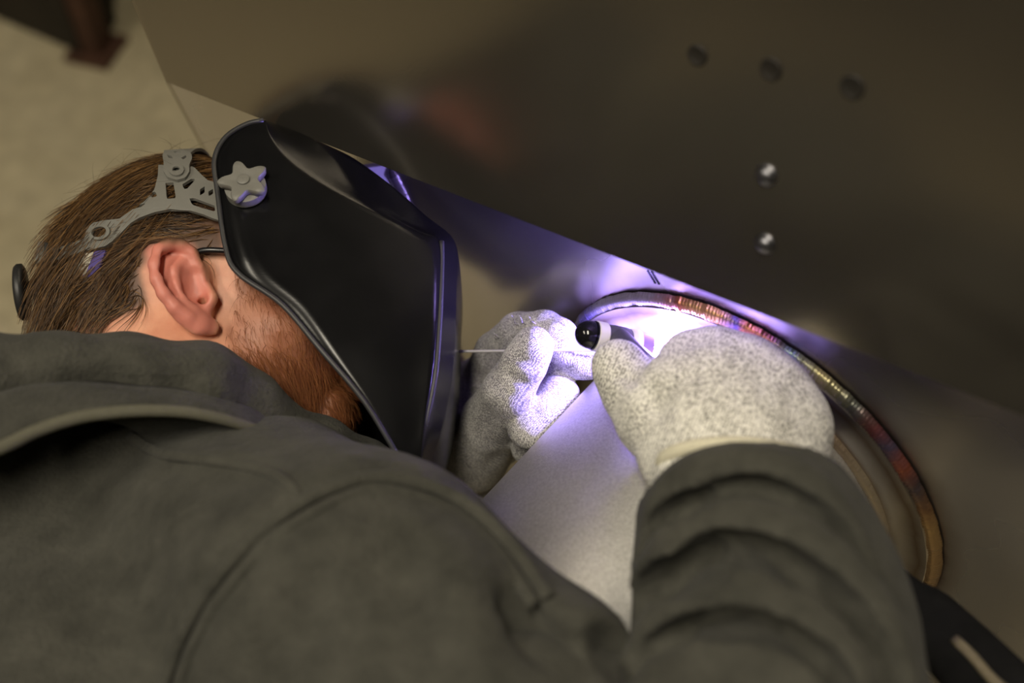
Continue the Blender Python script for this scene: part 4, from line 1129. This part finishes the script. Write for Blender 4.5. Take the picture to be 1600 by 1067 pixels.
def ovl(cx, cy, rx, ry, n=18, rot=0):
    a = np.arange(n) * 2 * PI / n; x = rx * np.cos(a); y = ry * np.sin(a); c, s = math.cos(rot), math.sin(rot)
    return [(cx + c * i - s * j, cy + s * i + c * j) for i, j in zip(x, y)]
band = [(249,262),(303,265),(315,277),(325,286),(337,289),(352,292),(356,348),(335,345),(318,338),(294,331),(267,330),(242,335),(220,343),(207,351),(196,362),(180,378),(167,387),(150,391),(135,394),(105,404),(78,411),(82,387),(107,383),(136,375),(139,360),(150,350),(168,346),(190,344),(210,330),(228,318),(243,300),(248,280)]
holes = [[(260,290),(272,289),(276,313),(262,314)], [(286,292),(302,282),(306,285),(293,299),(288,299)], [(313,300),(320,295),(320,305),(313,309)], [(326,303),(333,299),(333,307),(326,310)],
         [(297,314),(303,313),(336,325),(336,334),(301,323)], [(231,306),(245,303),(247,311),(233,312)], [(208,326),(230,321),(222,327),(208,330)], ovl(157,364,12,8,18,-.2), ovl(98,393,4,2.4,12,-.9)]
hb_ = wrapped('headband', band, holes, .50, .0022, M_PLAST); hb_['label'] = 'grey slotted plastic headband'
wrapped('headband_ring', ovl(157,364,17,12,26,-.2), [ovl(157,364,12,8,18,-.2)], .72, .0016, M_PLAST, hb_)
cs = wrapped('crown_strap', [(258,239),(286,238),(299,243),(301,251),(296,262),(297,271),(291,281),(277,285),(262,280),(256,270),(257,259),(255,247)],
        [[(262,246),(269,248),(271,252),(265,251)], [(284,251),(291,247),(292,250),(287,254)], ovl(276,267,5.5,4.2), [(272,241.5),(284,241.5),(282,243.5),(274,243.5)]], .75, .0020, M_PLAST)
cs['label'] = 'grey crown strap with pressed holes'
wrapped('strap_rivet', ovl(276,267,12,9,24), [ovl(276,267,6.5,5)], .98, .0012, M_PLAST, cs)
# the strap goes on over the head to the other side
def strip(name, path, wdir, w, th, mat):
    V = []; F = []
    for p in path:
        n = unit((p - ELC) / np.array([9.9, 8.5, 7.75]) ** 2)
        d = unit(np.cross(n, wdir)); e = np.cross(d, n)
        for a, b in ((-w, 0), (w, 0), (w, th), (-w, th)): V.append(p + e * a + n * b)
    for i in range(len(path) - 1):
        for j in range(4): F.append((i * 4 + j, i * 4 + (j + 1) % 4, (i + 1) * 4 + (j + 1) % 4, (i + 1) * 4 + j))
    F.append((0, 1, 2, 3)); F.append(tuple((len(path) - 1) * 4 + j for j in range(4)))
    o = build(name, toC(np.array(V)), F, mat, helmet, smooth=False); fix_normals(o); return o
R_ = np.array([10.3, 8.9, 8.15])
p0 = ellhit(277, 246, .45); f0 = p0[0]; a0_ = math.atan2((p0[1] - ELC[1]) / R_[1], p0[2] / R_[2])
kf = math.sqrt(max(.05, 1 - ((f0 - ELC[0]) / R_[0]) ** 2))
path = [np.array([f0, ELC[1] + kf * R_[1] * math.sin(a), kf * R_[2] * math.cos(a)]) for a in np.linspace(a0_, PI - a0_, 26)]
strip('crown_strap', path, (1.0, 0, 0), .8, .2, M_PLAST)
pr = ellhit(250, 300, .4); pb_ = ellhit(80, 400, .4)
u1_, u2_ = pr[1], pb_[1]
path = []
for a in np.linspace(.15, 2 * PI * .52, 40):   # far side of the band, front to back
    an = -a; f_, r_ = math.cos(an), math.sin(an)
    u = u1_ + (u2_ - u1_) * (1 - f_) / 2 - .4
    kk = math.sqrt(max(.1, 1 - ((u - ELC[1]) / R_[1]) ** 2)); path.append(np.array([ELC[0] + kk * R_[0] * f_, u, kk * R_[2] * r_]))
strip('headband', path, (0, 1.0, 0), .9, .2, M_PLAST)
# adjuster block and ratchet knob at the back
wrapped('band_slider', [(60,378),(74,377),(80,384),(77,410),(66,416),(55,412)], [], .45, .0045, M_PLAST)
V, F = boxv(ellhit(74, 397, .75), np.array([unit([.4, 0, .9]), unit([-.2, .95, .1]), unit([-.9, .1, .4])]), (.18, .75, .16)); o = build('band_slider', toC(V), F, M_PLAST_D, helmet); bevel(o, .0006)
V, F = boxv(ellhit(66, 396, .7), np.array([unit([.4, 0, .9]), unit([-.2, .95, .1]), unit([-.9, .1, .4])]), (.15, .7, .14)); o = build('band_slider', toC(V), F, M_PLAST, helmet); bevel(o, .0006)
rk = toL(P(40, 456, .80)); rax = unit([-.96, -.22, .16])
V, F = lathe(rk - rax * .1, rk + rax, [(0, 1.6), (.15, 1.85), (.45, 1.85), (.62, 1.7), (.70, 1.3), (.74, .01)], 36)
V = np.asarray(V); o = build('ratchet_knob', toC(V), F, M_PLAST_D, helmet); fix_normals(o); o['label'] = 'black ratchet knob at the back of the headband'
hubp = [rk + rax * .1, ellhit(75, 420, .2) + np.array([-.5, 0, -2.0])]
V, F = tube(np.linspace(hubp[0], hubp[1], 6), .55, 10); build('ratchet_hub', toC(V), F, M_PLAST_D, helmet)
M_VIOLET = simple('violet_band', srgb(86, 74, 140), 0.8, var=0.15, scale=200); M_PALE = simple('pale_band', srgb(190, 185, 170), 0.8, var=0.1, scale=200)
sb = wrapped('nape_strap', [(118,428),(136,397),(150,394),(137,428),(128,434)], [], .42, .0016, M_PALE)
wrapped('nape_strap', [(130,432),(137,428),(150,394),(168,391),(158,418),(146,430)], [], .43, .0016, M_VIOLET)['label'] = 'violet end of the nape strap'
# ------------------------------------------------------------------ spectacles
M_FRAME = simple('black_spectacle_frame', (0.008, 0.008, 0.009), 0.3)
t = NT('clear_lens'); t.set('Base Color', (1, 1, 1, 1)); t.set('Transmission Weight', 1.0); t.set('Roughness', 0.02); t.set('IOR', 1.45); M_CLEAR = t.m
gl = thing('eyeglasses', cam2w(toC((10.6, -3, 0))), 'black-framed glasses worn under the welding helmet, one arm over the ear', 'glasses')
e1 = toL(Hpt(302, 397, 7.9)); e2 = toL(Hpt(356, 392, 7.85))
for s in (1, -1):
    m = (lambda q: q) if s > 0 else flip
    arm = catmull([m(np.array([-.2, e1[1] - 1.2, 7.7])), m(e1), m(e2), m(np.array([11.0, e2[1] + .1, 6.3]))], 30)
    V, F = tube(arm, .20, 8); build('temple_arm', toC(V), F, M_FRAME, gl)
    a = np.linspace(0, 2 * PI, 36, endpoint=False)
    rim = np.stack([11.15 - .35 * np.abs(np.cos(a) * 2.4 + 3.3) / 3, e2[1] - .3 + 1.7 * np.sin(a), s * (3.3 + 2.6 * np.cos(a))], 1)
    V, F = tube(rim, .17, 7, closed=True); rm = build('rim', toC(V), F, M_FRAME, gl)
    Vc = np.vstack([rim, rim + np.array([.15, 0, 0])]); n = 36
    F = [tuple(range(n)), tuple(range(2 * n - 1, n - 1, -1))] + [(i, (i + 1) % n, n + (i + 1) % n, n + i) for i in range(n)]
    build('lens', toC(Vc), F, M_CLEAR, rm, smooth=False)
V, F = tube(np.array([[11.0, e2[1] + .2, -.8], [11.45, e2[1] + .4, 0], [11.0, e2[1] + .2, .8]]), .18, 8); build('bridge', toC(V), F, M_FRAME, gl)
# ------------------------------------------------------------------ out-of-focus trestle on the floor behind
M_RUST = simple('rusty_brown_paint', srgb(78, 52, 38), 0.7, 0.2, var=0.3, scale=20)
M_DARKST = simple('dark_steel_box', srgb(40, 34, 26), 0.7, 0.2, var=0.3, scale=12)
def fl_pt(px, py, z=0.0):
    d = cam2w(ray(px, py)) - EYE; t = (z - CAMZ) / d[2]; return EYE + d * t
a = fl_pt(152, 80); b = fl_pt(-150, 10)
ax0 = unit((b - a) * np.array([1, 1, 0])); ax1 = np.array([-ax0[1], ax0[0], 0])
if ax1[1] < 0: ax1 = -ax1
tr_ = thing('trestle', a + ax0 * .25 + ax1 * .2, 'rusty brown steel trestle standing on the pale floor behind the welder', 'trestle')
axs3 = np.array([ax0, ax1, [0, 0, 1.0]])
for i, (s, q) in enumerate(((0, 0), (0, .55), (.85, 0), (.85, .55))):
    c = a + ax0 * s + ax1 * q
    V, F = boxv(c + np.array([0, 0, .40]), axs3, (.022, .022, .39)); o = build('leg', V, F, M_RUST, tr_, smooth=False, space='world')
    V, F = boxv(c + np.array([0, 0, .006]), axs3, (.045, .045, .006)); build('foot_plate', V, F, M_RUST, o, smooth=False, space='world')
V, F = boxv(a + ax0 * .425 + ax1 * .275 + np.array([0, 0, .18]), axs3, (.44, .30, .02)); build('shelf', V, F, M_DARKST, tr_, smooth=False, space='world')
V, F = boxv(a + ax0 * .425 + ax1 * .275 + np.array([0, 0, .81]), axs3, (.52, .36, .025)); build('top', V, F, M_DARKST, tr_, smooth=False, space='world')
c0_ = fl_pt(8, 18); rd = unit((c0_ - a) * np.array([1, 1, 0])); rn = np.array([-rd[1], rd[0], 0])
if rn[1] < 0: rn = -rn
V, F = boxv(a + rd * .45 + rn * .02 + np.array([0, 0, .10]), np.array([rd, rn, [0, 0, 1.0]]), (.44, .05, .085)); build('dark_low_bar', V, F, M_DARKST, tr_, smooth=False, space='world')  # dark bar low along the floor, starting at the leg
